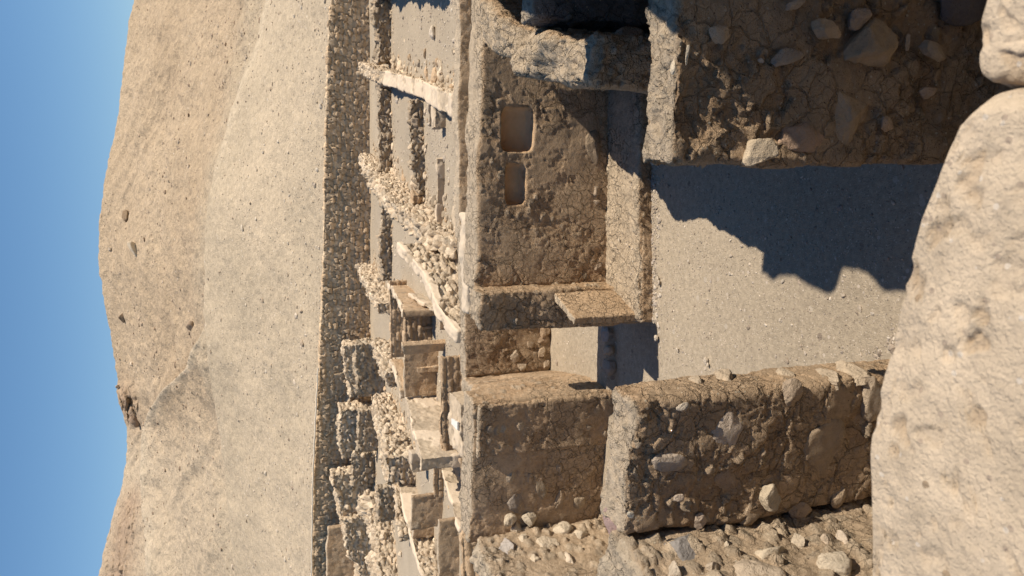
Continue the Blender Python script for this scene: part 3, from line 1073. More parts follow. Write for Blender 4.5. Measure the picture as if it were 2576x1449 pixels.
wall('tall_wall', 'tall jagged mud wall beyond the frame whose shadow falls on the gravel floor', F0, F1, 0.4, 3.0, 3.0, -0.1, res=0.025, r=0.03, amp=0.7, er=0.05, er_f=6, seed=431, prof=fprof)
wall('shade_wall', 'rubble wall beyond the frame shading the far corner of the lit court', (7.4, 15.4), (11.2, 26.6), 0.5, 1.4, 0.6, -2.0, style='stone', res=0.06, er=0.4, seed=441)

# B block and the wall behind, left chamber
B0 = np.array([-2.9, 8.45])
B1 = np.array([-1.22, 8.02])
zB = atY(1187, 1000, 8.02)[2]
bwall = wall('mud_block', 'thick brown mud wall block with a sunlit right end beside the doorway', B0, B1, 0.42, zB + 0.03, zB, -0.4, res=0.0145, r=0.05, amp=0.9, cell=0.10, er=0.05, er_f=2.5, seed=451, tint=C_MUD * 1.1)
# plastered upper right part of the block's face
for i, (x0, x1, y0, y1, pr, tn) in enumerate([(1272, 1300, 1180, 1220, 0.03, (0.42, 0.33, 0.23)), (1275, 1320, 1240, 1300, 0.03, (0.34, 0.28, 0.22)), (1345, 1372, 1190, 1260, 0.03, (0.36, 0.28, 0.19)),
                                              (1390, 1420, 1235, 1290, 0.03, (0.40, 0.30, 0.2)), (1320, 1340, 1185, 1225, 0.02, (0.34, 0.27, 0.2)), (1262, 1296, 1290, 1318, 0.08, (0.52, 0.43, 0.31)),
                                              (1312, 1345, 1285, 1318, 0.09, (0.50, 0.42, 0.31)), (1440, 1475, 1240, 1280, 0.02, (0.40, 0.31, 0.21)), (1395, 1415, 1165, 1190, 0.02, (0.38, 0.29, 0.2))]):
    face_stone(bwall, B0, B1, x0, x1, y0, y1, pr, np.array(tn), None, seed=460 + i, rot=0.2 * (i % 3), sub=2)
pl0 = B0 + (B1 - B0) * 0.62
pl1 = B0 + (B1 - B0) * 0.985
nB = np.array([-(B1 - B0)[1], (B1 - B0)[0]])
nB /= np.hypot(*nB)
wall('plaster_skin', None, pl0 - nB * 0.04, pl1 - nB * 0.04, 0.2, zB - 0.06, zB - 0.07, -0.3, res=0.0155, r=0.035, amp=1.0, cell=0.1, parent=bwall, seed=475, tint=C_MUD * 1.05)
# thin ridge between block and back wall
G_A = atZ(1385, 560, -0.2)
G_B = atZ(1385, 935, -0.2)
zG = atY(1165, 745, atZ(1385, 745, -0.2)[1])[2]
jb0 = B1 + np.array([0.10, 0.46])
jb1 = np.array([G_B[0] + 0.02, G_B[1] + 0.1])
wall('low_ridge_wall', 'low ridge of mud bricks joining the block to the back wall of the doorway room', jb0, jb1, 0.22, zB - 0.12, zG + 0.02, -0.5, res=0.02, r=0.05, amp=1.0, style='mud', er=0.05, er_f=4, seed=481, tint=C_MUD * 1.15)
gw = wall('back_wall', 'dark rubble and mud back wall seen above the sunlit doorway floor', G_B[:2], G_A[:2], 0.30, zG, zG, -0.6, res=0.02, r=0.05, amp=1.1, cell=0.10, er=0.03, seed=491, tint=C_MUD * 0.97)
for i, (x0, x1, y0, y1, pr, tn) in enumerate([(1355, 1383, 818, 852, 0.04, (0.42, 0.30, 0.19)), (1348, 1378, 872, 905, 0.04, (0.44, 0.33, 0.22)), (1285, 1312, 882, 912, 0.04, (0.46, 0.36, 0.25)), (1352, 1382, 845, 870, 0.02, (0.36, 0.26, 0.17)),
                                              (1365, 1386, 905, 930, 0.04, (0.42, 0.32, 0.22)), (1325, 1345, 858, 880, 0.02, (0.36, 0.27, 0.18)), (1300, 1330, 912, 932, 0.03, (0.42, 0.33, 0.23)), (1330, 1350, 800, 835, 0.02, (0.33, 0.25, 0.17))]):
    face_stone(gw, G_B[:2], G_A[:2], x0, x1, y0, y1, pr, np.array(tn), None, seed=500 + i, sub=2)
# W_L far left chamber wall (lit side)
WL0 = np.array([-2.74, 8.42])
WL1 = WL0 - np.array([0.33, 0.945]) * 5.2
wl = wall('rubble_mud_wall', 'sunlit mud wall with cream rubble stones beside the brown wall block', WL1, WL0, 0.36, 1.42, 1.42, -0.5, res=0.018, r=0.08, amp=1.3, cell=0.12, er=0.10, er_f=2, seed=521, style='rubblemud', tint=np.array([0.47, 0.368, 0.255]))
for i, (x0, x1, y0, y1, pr, tn) in enumerate([(1283, 1312, 1310, 1340, 0.06, (0.48, 0.40, 0.30)), (1305, 1328, 1338, 1366, 0.05, (0.54, 0.45, 0.33)), (1345, 1405, 1345, 1385, 0.05, (0.58, 0.48, 0.35)), (1255, 1300, 1350, 1392, 0.04, (0.42, 0.37, 0.32)),
                                              (1390, 1440, 1312, 1340, 0.05, (0.54, 0.45, 0.33)), (1420, 1440, 1390, 1425, 0.05, (0.56, 0.46, 0.34)), (1330, 1360, 1395, 1420, 0.04, (0.52, 0.43, 0.31)), (1440, 1480, 1330, 1352, 0.04, (0.54, 0.45, 0.33))]):
    face_stone(wl, WL1, WL0, x0, x1, y0, y1, pr, np.array(tn), None, seed=530 + i, sub=2, th=0.08)

# ------------------------------------------------------------------ village ruins beyond
LIT = C_STONE * 1.34  # brighter copy of the stone for sunlit walls, sunlight put into the colour
R = ruin
R('rubble_wall', 'low rubble cross wall at the top edge, nearest the long terrace wall', (983, -60), (983, 158), 941, 941, 0.6)
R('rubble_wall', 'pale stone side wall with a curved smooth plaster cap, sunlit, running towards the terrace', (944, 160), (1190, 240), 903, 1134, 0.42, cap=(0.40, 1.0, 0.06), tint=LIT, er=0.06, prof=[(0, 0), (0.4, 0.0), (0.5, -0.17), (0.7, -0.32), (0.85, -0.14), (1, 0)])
R('rubble_wall', 'low rubble cross wall between the two sunlit side walls, farther of two', (985, 207), (988, 432), 945, 948, 0.35)
R('rubble_wall', 'low rubble cross wall stepping down to the left, nearer of two', (1068, 250), (1070, 490), 1027, 1034, 0.35, prof=[(0, 0), (0.7, 0.0), (0.75, -0.12), (0.86, -0.16), (1, -0.2)], er=0.12)
R('plaster_block', 'plastered square block with a shaded front by the curved plaster cap', (1122, 262), (1122, 324), 1090, 1090, 0.40, style='plaster', r=0.02, tint=C_PLAST * 0.95)
R('plaster_slab', 'thin upright white slab right behind the plastered block', (1092, 262), (1088, 322), 1075, 1076, 0.10, style='plaster', r=0.015)
R('low_plaster_wall', 'long low plastered bench wall standing alone on the gravel', (1118, 398), (1113, 568), 1096, 1098, 0.14, style='plaster', r=0.02)
R('mud_wall', 'long low mud wall with pale top directly behind the niche wall', (1206, -30), (1200, 602), 1150, 1153, 0.36, style='mud', res=0.024, cell=0.14, amp=1.2, er=0.05)
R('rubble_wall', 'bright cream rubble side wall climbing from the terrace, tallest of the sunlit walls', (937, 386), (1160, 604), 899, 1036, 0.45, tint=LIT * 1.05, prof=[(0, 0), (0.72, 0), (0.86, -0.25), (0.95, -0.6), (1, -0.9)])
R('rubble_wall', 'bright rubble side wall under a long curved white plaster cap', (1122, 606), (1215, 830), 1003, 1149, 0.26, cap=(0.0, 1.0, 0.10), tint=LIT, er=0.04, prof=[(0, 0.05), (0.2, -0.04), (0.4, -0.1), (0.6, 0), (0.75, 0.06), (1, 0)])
R('rubble_wall', 'low rubble cross wall left of the tallest sunlit wall', (986, 516), (986, 707), 953, 952, 0.35)
R('brick_block', 'short block of mud bricks against the tallest sunlit wall', (1066, 491), (1062, 543), 1033, 1033, 0.40, style='brick', tint=C_MUD * 1.15)
R('rubble_wall', 'small bright rubble side wall beside the flat white topped room', (921, 661), (990, 760), 896, 951, 0.42, tint=LIT * 1.05)
R('mud_room_wall', 'dark brick cross wall with thin white top edge at the back of the small room', (1022, 705), (1022, 899), 980, 980, 0.14, style='brick', r=0.02)
R('mud_room_wall', 'sunlit textured side wall of the small room with a white plaster rim', (1010, 707), (1094, 778), 977, 1012, 0.16, style='mud', cap=(0.0, 1.0, 0.04), tint=C_MUD * 1.12)
R('mud_room_wall', 'dark brick front wall of the small room', (1085, 781), (1085, 862), 1012, 1014, 0.2, style='brick')
R('plaster_wall', 'smooth white plaster wall angled in front of the small room', (1062, 735), (1106, 772), 1024, 1086, 0.12, style='plaster', r=0.02)
R('mud_room_wall', 'dark front wall beneath the long curved white plaster cap', (1150, 767), (1150, 829), 1099, 1101, 0.12, style='mud', r=0.02)
R('mud_room_wall', 'brown cross wall of the middle room with thin pale top and uneven plaster', (1101, 883), (1101, 994), 1016, 1016, 0.12, style='mud', r=0.02, cell=0.25)
R('mud_room_wall', 'sloping sunlit side wall with white rim left of the small dark room', (1012, 900), (1034, 992), 979, 1006, 0.15, style='mud', cap=(0, 1, 0.05), tint=C_MUD * 1.15)
R('door_jamb', 'short pale jamb in front of the dark brick front wall', (1086, 820), (1086, 830), 1052, 1052, 0.12, style='mud', r=0.02, tint=C_MUD * 1.2)
R('door_jamb', 'low brown pilaster halfway along the middle room wall', (1103, 921), (1103, 937), 1048, 1050, 0.16, style='mud', r=0.02, tint=C_MUD * 1.2)
R('mud_wall', 'smooth shaded mud wall at the bottom edge under the terrace wall', (905, 1318), (905, 1475), 822, 818, 0.3, style='mud', cell=0.3)
R('door_jamb', 'narrow sunlit jamb standing at the edge of the middle room', (1120, 864), (1116, 886), 1014, 1016, 0.14, style='mud', r=0.02, tint=C_MUD * 1.2)
R('door_jamb', 'broken sunlit jamb at the plastered end of the middle room', (1066, 976), (1066, 996), 1004, 1010, 0.2, style='mud', r=0.02, tint=C_MUD * 1.2)
R('brick_wall', 'long narrow dark brick wall with a thin pale top behind the doorway room', (1162, 894), (1162, 1137), 1107, 1108, 0.13, style='brick', r=0.02, res=0.03)
R('plaster_wall', 'large sloping sunlit white plaster wall with worn patches', (1095, 985), (1170, 1142), 1015, 1056, 0.30, style='plaster', r=0.03, tint=C_PLAST * 1.08, cell=0.11, er=0.08)
pb = R('plaster_platform', 'flat white plastered platform holding the white board', (1200, 1012), (1200, 1152), 1157, 1157, 1.05, style='plaster', r=0.03)
# white board lying on the platform
A_ = atG(1200, 1012)
B_ = atG(1200, 1152)
zp = atY(1157, 1080, (A_[1] + B_[1]) / 2)[2]
c4 = [atZ(a, b, zp + 0.02) for a, b in ((1139, 1052), (1139, 1066), (1154, 1082), (1154, 1062))]
V = np.array([*(p for p in c4), *(p + np.array([0, 0, 0.03]) for p in c4)])
Qb = [(0, 1, 2, 3), (7, 6, 5, 4), (0, 4, 5, 1), (1, 5, 6, 2), (2, 6, 7, 3), (3, 7, 4, 0)]
bd = mesh_obj('white_board', V, Qb, np.tile(np.array([0.66, 0.62, 0.55]), (8, 1)), 'plaster', smooth=False)
tag(bd, 'small white board lying on the plastered platform', 'board', None, 'thing')
R('plaster_block', 'stepped plaster block with a dark patch, near the white topped walls', (1079, 1136), (1079, 1187), 1034, 1034, 0.32, style='plaster', r=0.02, tint=C_PLAST * 0.85, cell=-0.05)
R('plaster_block', 'small pale plaster cube sitting beside the stepped block', (1100, 1124), (1100, 1145), 1048, 1048, 0.3, style='plaster', r=0.02)
R('brick_wall', 'dark brick pit wall under the sloping white strip', (1118, 1144), (1116, 1251), 1085, 1088, 0.12, style='brick', r=0.02)
R('mud_room_wall', 'brown patched cross wall of the left room with thin white top', (1113, 1240), (1113, 1325), 1034, 1034, 0.12, style='mud', r=0.02, cell=0.25)
R('mud_room_wall', 'short brown jamb wall at the left side of the left room', (1093, 1325), (1093, 1350), 1035, 1035, 0.2, style='mud', r=0.02)
R('plaster_wall', 'long white plaster side wall behind the left room', (1042, 1205), (1078, 1345), 999, 1030, 0.16, style='plaster', r=0.03, tint=C_PLAST * 1.1, cell=-0.08, er=0.06)
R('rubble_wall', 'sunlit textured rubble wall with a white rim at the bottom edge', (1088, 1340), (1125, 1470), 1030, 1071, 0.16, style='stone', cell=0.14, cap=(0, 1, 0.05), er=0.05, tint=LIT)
R('mud_room_wall', 'dark mud cross wall at the bottom edge with a sunlit brick top', (1157, 1303), (1157, 1470), 1099, 1099, 0.14, style='mud', r=0.03, cell=0.2)
R('plaster_wall', 'sloping white plaster strip wall beside the dark brick pit', (1122, 1137), (1205, 1322), 1095, 1152, 0.10, style='plaster', r=0.02, tint=C_PLAST * 1.1, cell=-0.02)
R('brick_wall', 'brick wall with a straight white top line just beyond the sunlit mud wall', (1262, 1140), (1290, 1470), 1156, 1163, 0.15, style='brick', r=0.02, res=0.03, tint=C_MUD)
# rubble terraces below the terrace wall, left part of the village
R('rubble_wall', 'dark rubble cross wall beside the flat gravel strip, first of the terraces', (970, 862), (968, 990), 893, 895, 0.5, er=0.15)
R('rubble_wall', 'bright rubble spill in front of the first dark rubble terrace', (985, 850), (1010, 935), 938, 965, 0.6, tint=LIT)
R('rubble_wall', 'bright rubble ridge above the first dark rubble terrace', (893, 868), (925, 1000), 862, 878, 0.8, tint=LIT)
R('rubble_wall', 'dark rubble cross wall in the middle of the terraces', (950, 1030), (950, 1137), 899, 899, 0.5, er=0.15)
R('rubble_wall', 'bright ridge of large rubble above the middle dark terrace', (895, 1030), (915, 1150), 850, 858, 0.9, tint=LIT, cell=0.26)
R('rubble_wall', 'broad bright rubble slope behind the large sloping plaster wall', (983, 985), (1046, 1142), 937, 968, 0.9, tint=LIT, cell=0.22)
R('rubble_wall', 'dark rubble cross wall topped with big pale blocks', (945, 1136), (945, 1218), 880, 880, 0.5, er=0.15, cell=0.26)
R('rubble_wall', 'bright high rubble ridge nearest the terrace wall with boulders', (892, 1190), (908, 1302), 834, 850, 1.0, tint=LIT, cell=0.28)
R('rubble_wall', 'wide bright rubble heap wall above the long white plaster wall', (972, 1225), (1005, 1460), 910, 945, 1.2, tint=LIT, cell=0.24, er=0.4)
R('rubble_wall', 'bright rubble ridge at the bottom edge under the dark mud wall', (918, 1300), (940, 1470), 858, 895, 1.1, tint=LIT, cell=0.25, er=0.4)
R('rubble_wall', 'dark square rubble wall beside the long white plaster wall', (1002, 1222), (1002, 1309), 948, 948, 0.4, er=0.08)
R('rubble_wall', 'narrow line of bright stones behind the stepped plaster block', (1003, 1140), (1032, 1345), 975, 1003, 0.35, tint=LIT)
R('rubble_wall', 'shaded rubble pocket wall left of the stepped plaster block', (1035, 1105), (1035, 1175), 990, 992, 0.3, er=0.1)

# ------------------------------------------------------------------ terrace (retaining) wall, bank and hill
# top heights along the wall
pr_s, pr_z = [], []
for py in np.linspace(-560, 1980, 60):
    px_ = np.interp(py, *tpx)
    P = onPlane(px_, py, pR, nT)
    s = (P[:2] - pR) @ uT / LT
    if 0 <= s <= 1:
        pr_s.append(s)
        pr_z.append(P[2])
pr_s, pr_z = np.array(pr_s), np.array(pr_z)
o_ = np.argsort(pr_s)
pr_s, pr_z = pr_s[o_], pr_z[o_]
tw = wall('terrace_wall', 'long dark dry stone terrace wall holding back the gravel bank', pR, pL, 0.6, 0.0, 0.0, -3.2, style='masonry', res=0.036, r=0.05, cell=0.265, amp=0.9, seed=601,
          prof=list(zip(pr_s, pr_z)), er=0.02, tint=C_STONE * np.array([1.28, 1.20, 1.10]))
# added pale strip, coloured as the sunlit rim of its left top
Vc, Qc = [], []
ss = np.linspace(0.52, 0.93, 120)
for i, s in enumerate(ss):
    p = pR + uT * s * LT - nT * 0.10
    zc = np.interp(s, pr_s, pr_z) + 0.03 + 0.01 * math.sin(i)
    for (a, b) in ((-0.035, -0.03), (0.035, -0.03), (0.035, 0.03), (-0.035, 0.03)):
        Vc.append((p[0] + nT[0] * a, p[1] + nT[1] * a, zc + b))
    if i:
        k = 4 * i
        for q in range(4):
            Qc.append((k - 4 + q, k - 4 + (q + 1) % 4, k + (q + 1) % 4, k + q))
mesh_obj('sunlit_rim_strip', np.array(Vc), Qc, np.tile(np.array([0.66, 0.58, 0.46]), (len(Vc), 1)), 'plaster', tw)

crest = ([-600, 0, 100, 200, 300, 400, 500, 600, 700, 800, 900, 1000, 1100, 1200, 1300, 1449, 2050],
         [720, 668, 642, 606, 580, 547, 522, 513, 514, 516, 524, 540, 556, 566, 577, 601, 660])
skyl = ([-600, 0, 60, 150, 300, 420, 500, 560, 620, 680, 760, 880, 955, 985, 1020, 1075, 1140, 1230, 1310, 1400, 1449, 2050],
        [380, 340, 322, 312, 290, 265, 253, 248, 245, 246, 262, 282, 296, 293, 305, 321, 318, 305, 280, 257, 246, 190])
pys = np.arange(-560, 2010, 4.0)


def bank_pts():
    cols = []
    vs = np.r_[np.linspace(0, 1, 95), np.linspace(1.03, 1.6, 16)]
    for py in pys:
        px_ = np.interp(py, *tpx)
        P = onPlane(px_, py, pR + nT * 0.35, nT)
        Cx = np.interp(py, *crest)
        Q = onPlane(Cx, py, pR + nT * 15.0, nT)
        a = np.where(vs <= 1, vs, 1.0)
        x_ = P[0] + (Q[0] - P[0]) * vs
        y_ = P[1] + (Q[1] - P[1]) * vs
        b = np.clip(vs, 0, 1)
        prof = b * 0.9 + 0.1 * b * b - 0.02 * np.sin(b * math.pi)
        z_ = P[2] - 0.06 + (Q[2] - P[2] + 0.06) * prof
        z_ = np.where(vs > 1, Q[2] - (vs - 1) * 6.0, z_)
        cols.append(np.stack([x_, y_, z_], 1))
    return np.array(cols), vs


BP, vs = bank_pts()
m_, n_ = BP.shape[:2]
V = BP.reshape(-1, 3).copy()
fade = np.tile(np.where(vs < 1, sstep(0, 0.12, vs), 1.0), m_)
V[:, 2] += (0.22 * fbm(V * 0.35, 4, 701) + 0.08 * fbm(V * 1.6, 4, 702, 0.6)) * fade
bt = np.clip(0.5 + 0.8 * fbm(V * 0.22, 4, 703, 0.6), 0, 1)
C = lerp(np.tile(np.array([0.395, 0.318, 0.220]), (len(V), 1)), np.tile(np.array([0.470, 0.376, 0.260]), (len(V), 1)), bt)
I = np.arange(m_ * n_).reshape(m_, n_)
Qk = np.stack([I[:-1, :-1], I[:-1, 1:], I[1:, 1:], I[1:, :-1]], -1).reshape(-1, 4)
vb_ = np.tile(vs, m_)
C = lerp(C, np.tile(np.array([0.53, 0.435, 0.31]), (len(V), 1)), 0.4 * np.exp(-((vb_ - 0.965 + 0.02 * fbm(V * 0.2, 3, 774)) / 0.028) ** 2) * np.repeat(sstep(560, 250, pys), n_))
bk = mesh_obj('gravel_bank', V, Qk, C, 'bank', loc=np.zeros(3))
bk['kind'] = 'structure'
BV = V.reshape(m_, n_, 3)


def hill_pts():
    cols = []
    vs = np.r_[np.linspace(0, 1, 170), np.linspace(1.01, 1.35, 16)]
    for i, py in enumerate(pys):
        P = BP[i, 95 + 2].copy()
        P[2] -= 0.35
        Sx = np.interp(py, *skyl)
        Q = onPlane(Sx, py, pR + nT * 62.0, nT)
        b = np.clip(vs, 0, 1)
        x_ = P[0] + (Q[0] - P[0]) * vs
        y_ = P[1] + (Q[1] - P[1]) * vs
        prof = b - 0.10 * np.sin(b * math.pi)
        z_ = P[2] + (Q[2] - P[2]) * prof
        z_ = np.where(vs > 1, Q[2] - (vs - 1) * 14.0, z_)
        cols.append(np.stack([x_, y_, z_], 1))
    return np.array(cols), vs


HP, vh = hill_pts()
m2, n2 = HP.shape[:2]
V = HP.reshape(-1, 3).copy()
VV = np.tile(vh, m2)
PY = np.repeat(pys, n2)
fade = np.where(VV < 1, 1 - 0.75 * sstep(0.9, 1.0, VV), 0.25)
V[:, 2] += fade * (0.9 * fbm(V * 0.06, 3, 711) + 0.45 * fbm(V * 0.3, 4, 712, 0.55)) + 0.16 * fbm(V * 1.1, 3, 713, 0.6)
q_ = V - EYE
PX = 1288 + f * (q_ @ DN) / (q_ @ FW)
cr = np.interp(PY, [300, 700, 860, 930, 980, 1030, 1080, 1250, 1449, 1900], [560, 545, 525, 500, 440, 402, 382, 386, 396, 400])
dc = PX - cr + 10 * fbm(V * 0.12, 3, 770)
on = sstep(760, 900, PY)
ridge = on * np.where(dc > 0, np.exp(-dc / 55.0), np.exp(-(dc / 12.0) ** 2))
V[:, 2] += 1.0 * ridge
cr2 = np.interp(PY, [-300, 0, 60, 120, 200], [640, 560, 540, 520, 500]) 
gul = fbm(np.stack([V[:, 0] * 0.16 + 0.10 * V[:, 1], V[:, 1] * 0.02, V[:, 2] * 0.0], 1), 4, 772, 0.55)
V[:, 2] -= 0.4 * sstep(0.05, 0.5, gul) * fade * sstep(0.02, 0.2, VV)
# rocky crag on the skyline and layered ledges on the left shoulder
crag = np.exp(-(((PY - 1015) / 50) ** 2)) * np.exp(-(((VV - 0.93) / 0.075) ** 2))
st = np.abs((V[:, 2] * 0.9 + 0.6 * fbm(V * 0.4, 3, 720)) % 1.0 - 0.5) * 2
led = sstep(1190, 1270, PY) * np.exp(-(((VV - 0.88) / 0.11) ** 2))
f1, f2, cid, cid2 = voro(V * 0.55, 730)
rk = sstep(0.0, 0.3, f2 - f1)
V[:, 1] -= crag * (1.0 * (rk - 0.4) + 0.9 * cid + 0.8 * fbm(V * 0.9, 3, 744)) + led * (0.35 * sstep(0.2, 0.8, st) * (1 + fbm(V * 0.25, 3, 745)) + 0.3 * rk)
ht = np.clip(0.5 + 0.85 * fbm(V * 0.09, 5, 733, 0.6), 0, 1)
left = sstep(980, 1200, PY)
ca = lerp(np.tile(np.array([0.425, 0.318, 0.206]), (len(V), 1)), np.tile(np.array([0.500, 0.382, 0.254]), (len(V), 1)), ht)
C = lerp(ca, np.tile(np.array([0.49, 0.396, 0.28]), (len(V), 1)), left * 0.65)
C = lerp(C, np.tile(np.array([0.53, 0.435, 0.31]), (len(V), 1)), 0.7 * on * np.exp(-(dc / 14.0) ** 2))
C = lerp(C, np.tile(np.array([0.455, 0.368, 0.254]), (len(V), 1)), 0.8 * sstep(0.30, 0.06, VV + 0.10 * fbm(V * 0.1, 4, 751, 0.6)))
C = lerp(C, np.tile(np.array([0.36, 0.25, 0.165]), (len(V), 1)), np.clip(crag + led * 0.8, 0, 1))
I = np.arange(m2 * n2).reshape(m2, n2)
Qk = np.stack([I[:-1, :-1], I[:-1, 1:], I[1:, 1:], I[1:, :-1]], -1).reshape(-1, 4)
hl = mesh_obj('hill', V, Qk, C, 'hill', loc=np.zeros(3))
hl['kind'] = 'structure'
HV = V.reshape(m2, n2, 3)

# boulders on the hill
for k, (px_, py, s, lab, tn) in enumerate([(312, 800, 0.8, 'dark brown boulder alone high on the hill', (0.24, 0.17, 0.11)), (318, 545, 0.8, 'brown boulder under the highest point of the hill', (0.30, 0.21, 0.13)),
                                           (340, 628, 0.62, 'long pale rock slab near the top of the hill', (0.60, 0.49, 0.35)), (482, 826, 0.55, 'small brown boulder low on the hill above the bank', (0.30, 0.22, 0.15)),
                                           (298, 972, 0.4, 'pale block on top of the skyline crag', (0.46, 0.36, 0.26)), (340, 1060, 1.0, 'large brown rock at the foot of the skyline crag', (0.28, 0.20, 0.14))]):
    i = int(np.argmin(np.abs(pys - py)))
    # find the row whose projection matches px
    q = HV[i] - EYE
    pp = 1288 + f * (q @ DN) / (q @ FW)
    j = int(np.argmin(np.abs(pp[:170] - px_)))
    P = HV[i, j]
    sx = 2.0 if k == 2 else 1.0
    s *= 0.78
    rock('boulder', P + np.array([0, -0.1, 0.1 * s]), (0.96, -0.28, 0), (0.28, 0.96, 0), (0, 0, 1), s * sx, s * 0.8, s * 0.8, tn, label=lab, cat='boulder', sub=3, seed=760 + k, rot=0.5 if k == 2 else 0.2, rough=0.15)

# scattered stones
rng = np.random.default_rng(5)
pts, sz = [], []
ii = rng.integers(120, m_ - 110, 4200)
jj = (rng.random(4200) ** 1.4 * 93).astype(int)
for i, j in zip(ii, jj):
    p = BV[i, j] + np.array([rng.uniform(-.1, .1), 0, 0])
    pts.append(p)
    sz.append(0.024 * math.exp(rng.normal(0.15, 0.6)))
scatter('stones', pts, sz, 'rock', [np.array([0.46, 0.38, 0.29]), np.array([0.36, 0.28, 0.2]), np.array([0.52, 0.44, 0.34])], 0, 'loose stones strewn over the gravel bank', 'stones', seed=6)
pts, sz = [], []
ii = rng.integers(120, m2 - 110, 6500)
jj = (rng.random(6500) * 168).astype(int)
for i, j in zip(ii, jj):
    p = HV[i, j]
    if fbm(p[None] * 0.12, 3, 761)[0] + rng.uniform(-.25, .25) < 0.0:
        continue
    pts.append(p)
    sz.append(0.05 * math.exp(rng.normal(0.1, 0.6)))
scatter('stones', pts, sz, 'rock', [np.array([0.42, 0.32, 0.23]), np.array([0.30, 0.22, 0.15]), np.array([0.48, 0.39, 0.29])], 0, 'loose stones strewn over the hillside', 'stones', seed=8)
pts, sz = [], []
for (A, B, T, za, zb_, d, stl) in RUINS:
    e, n = frame_of(A, B)
    if n @ (A + B)[:2] < 0:
        n = -n
    n = n / np.hypot(*n)
    L = np.hypot(*e)
    for _ in range(int(L * 9)):
        u = rng.random()
        p = A[:2] + e * u - n * abs(rng.normal(0.05, 0.28))
        pts.append((p[0], p[1], gz(p[0], p[1]) + 0.01))
        sz.append((0.055 if stl == 'stone' else 0.03) * math.exp(rng.normal(0, 0.45)))
scatter('rubble', pts, sz, 'rock', [C_STONE, C_STONE * 0.85, LIT, C_MUD], 1, 'loose rubble fallen at the foot of the ruined walls', 'rubble', seed=12)
# pebbles on the near floor and village ground
pts, sz = [], []
for _ in range(9000):
    px_, py = rng.uniform(-1.3, 1.9), rng.uniform(2.4, 6.5)
    pts.append((px_, py, gz(px_, py) + 0.001))
    sz.append(0.0030 * math.exp(rng.normal(0.1, 0.6)))
def skirt(a, b, n, spread, size):
    a, b = np.asarray(a, float), np.asarray(b, float)
    nn = np.array([-(b - a)[1], (b - a)[0]])
    nn /= np.hypot(*nn)
    for _ in range(n):
        p = a + (b - a) * rng.random() + nn * math.copysign(abs(rng.normal(0, abs(spread))), spread)
        pts.append((p[0], p[1], gz(p[0], p[1]) + 0.001))
        sz.append(size * math.exp(rng.normal(0, 0.6)))


skirt(b0[:2] + db * 2.6, b0[:2], 900, 0.07, 0.006)
skirt((-0.45, 3.7), (-0.6, 3.3), 300, 0.06, 0.007)
skirt((-0.47, 3.72), (-0.9, 3.8), 200, -0.05, 0.006)
skirt((0.5, 2.85), (0.6, 3.2), 200, 0.05, 0.006)
for _ in range(700):
    px_, py = rng.uniform(-1.4, 0.1), rng.uniform(6.5, 9.8)
    pts.append((px_, py, gz(px_, py) + 0.001))
    sz.append(0.005 * math.exp(rng.normal(0.1, 0.5)))
for _ in range(500):
    s = rng.uniform(0.05, 2.6)
    p = b0[:2] + db * s + np.array([-db[1], db[0]]) * rng.uniform(0.1, 0.72)
    pts.append((p[0], p[1], 0.127))
    sz.append(0.004 * math.exp(rng.normal(0.1, 0.5)))
scatter('pebbles', pts, sz, 'rock', [np.array([0.48, 0.40, 0.31]), np.array([0.36, 0.29, 0.22]), np.array([0.58, 0.50, 0.40]), np.array([0.40, 0.34, 0.28])], 1, 'tiny pebbles on the gravel floor', 'pebbles', seed=9)
pts, sz = [], []
for _ in range(6500):
    q = atG(rng.uniform(925, 1200), rng.uniform(-60, 1250))
    pts.append((q[0], q[1], gz(q[0], q[1]) + 0.005))
    sz.append(0.016 * math.exp(rng.normal(0.1, 0.5)))
scatter('pebbles', pts, sz, 'rock', [np.array([0.48, 0.40, 0.31]), np.array([0.38, 0.31, 0.24]), np.array([0.56, 0.48, 0.38])], 0, 'small stones on the gravel of the village courts', 'pebbles', seed=10)
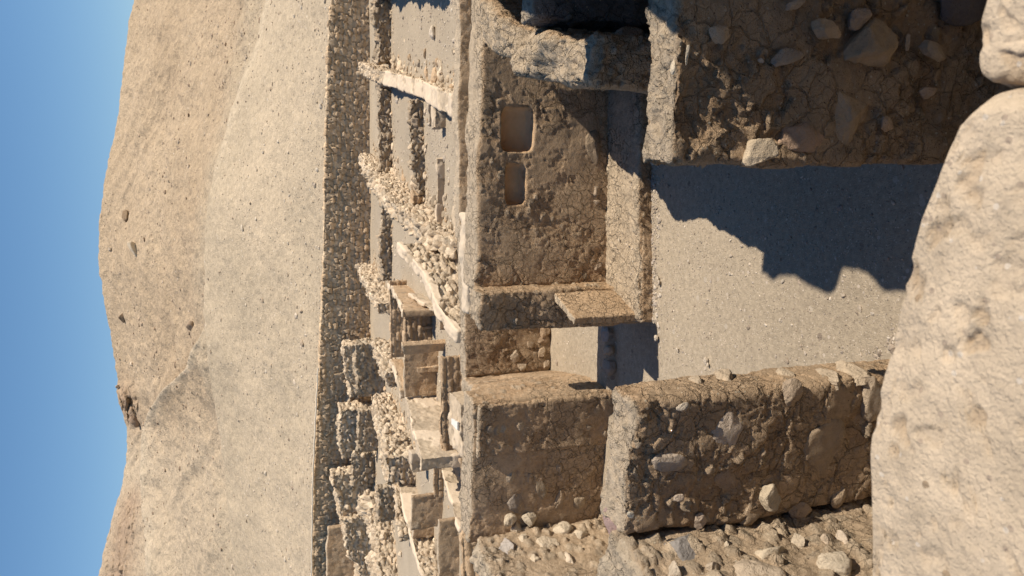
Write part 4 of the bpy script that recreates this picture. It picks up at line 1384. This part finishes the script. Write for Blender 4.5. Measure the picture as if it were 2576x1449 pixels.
# a few loose stones one can count on the near floor
for k, (px_, py, s, lab) in enumerate([(1778, 908, 0.030, 'cream pebble on the floor beside the sunlit wall end'), (1705, 880, 0.022, 'pale elongated pebble lying on the open gravel floor'), (1782, 918, 0.018, 'small pebble just below the cream one'),
                                       (1660, 712, 0.025, 'rounded pebble close to the bench front'), (1657, 700, 0.02, 'flat pebble at the bench foot'), (1652, 850, 0.03, 'pale chip on the rim of the doorway pit'),
                                       (2345, 400, 0.035, 'bluish stone chip in the shade by the dark wall corner'), (1092, 82, 0.14, 'white stone alone on the far sunlit court')]):
    if px_ < 1200:
        P = atG(px_, py)
        P[2] = gz(P[0], P[1])
    else:
        P = atZ(px_, py, 0.01)
    rock('pebble', P + np.array([0, 0, s * 0.3]), (1, 0, 0), (0, 1, 0), (0, 0, 1), s * 1.2, s * 0.8, s * 0.7, (0.58, 0.49, 0.38), label=lab, cat='pebble', sub=2, seed=800 + k)
# single boulders on the rubble terraces
bpy.context.view_layer.update()
for k, (px_, py, s, yy, lab) in enumerate([(850, 1240, 0.42, None, 'biggest cream boulder on the high rubble ridge'), (875, 1275, 0.30, None, 'second cream boulder beside the biggest one'), (905, 1340, 0.30, None, 'flat cream block at the foot of the high ridge'),
                                           (893, 1142, 0.26, None, 'squared cream block topping the dark cross wall'), (915, 1145, 0.22, None, 'rounded cream block next to the squared one'), (880, 1010, 0.30, None, 'tan boulder at the end of the first bright ridge'),
                                           (990, 1030, 0.28, None, 'loose boulder halfway up the broad rubble slope'), (975, 1085, 0.26, None, 'pale boulder low on the broad rubble slope'), (965, 1350, 0.3, None, 'boulder on the wide rubble heap'),
                                           (1010, 1395, 0.26, None, 'boulder near the white rimmed wall at the bottom edge')]):
    dv = Vector(ray(px_, py)).normalized()
    hit, P, nrm, _, ob_, _m = scn.ray_cast(bpy.context.evaluated_depsgraph_get(), Vector(EYE), dv)
    P = np.array(P)
    s *= 0.72
    rock('boulder', P + np.array([0, 0.0, 0.12 * s]), (0.96, -0.28, 0), (0.28, 0.96, 0), (0, 0, 1), s, s * 0.8, s * 0.75, LIT * 0.97, label=lab, cat='boulder', sub=3, seed=830 + k, rot=0.3, rough=0.14, planes=16)

for o in scn.objects:
    if '_loc' in o:
        del o['_loc']
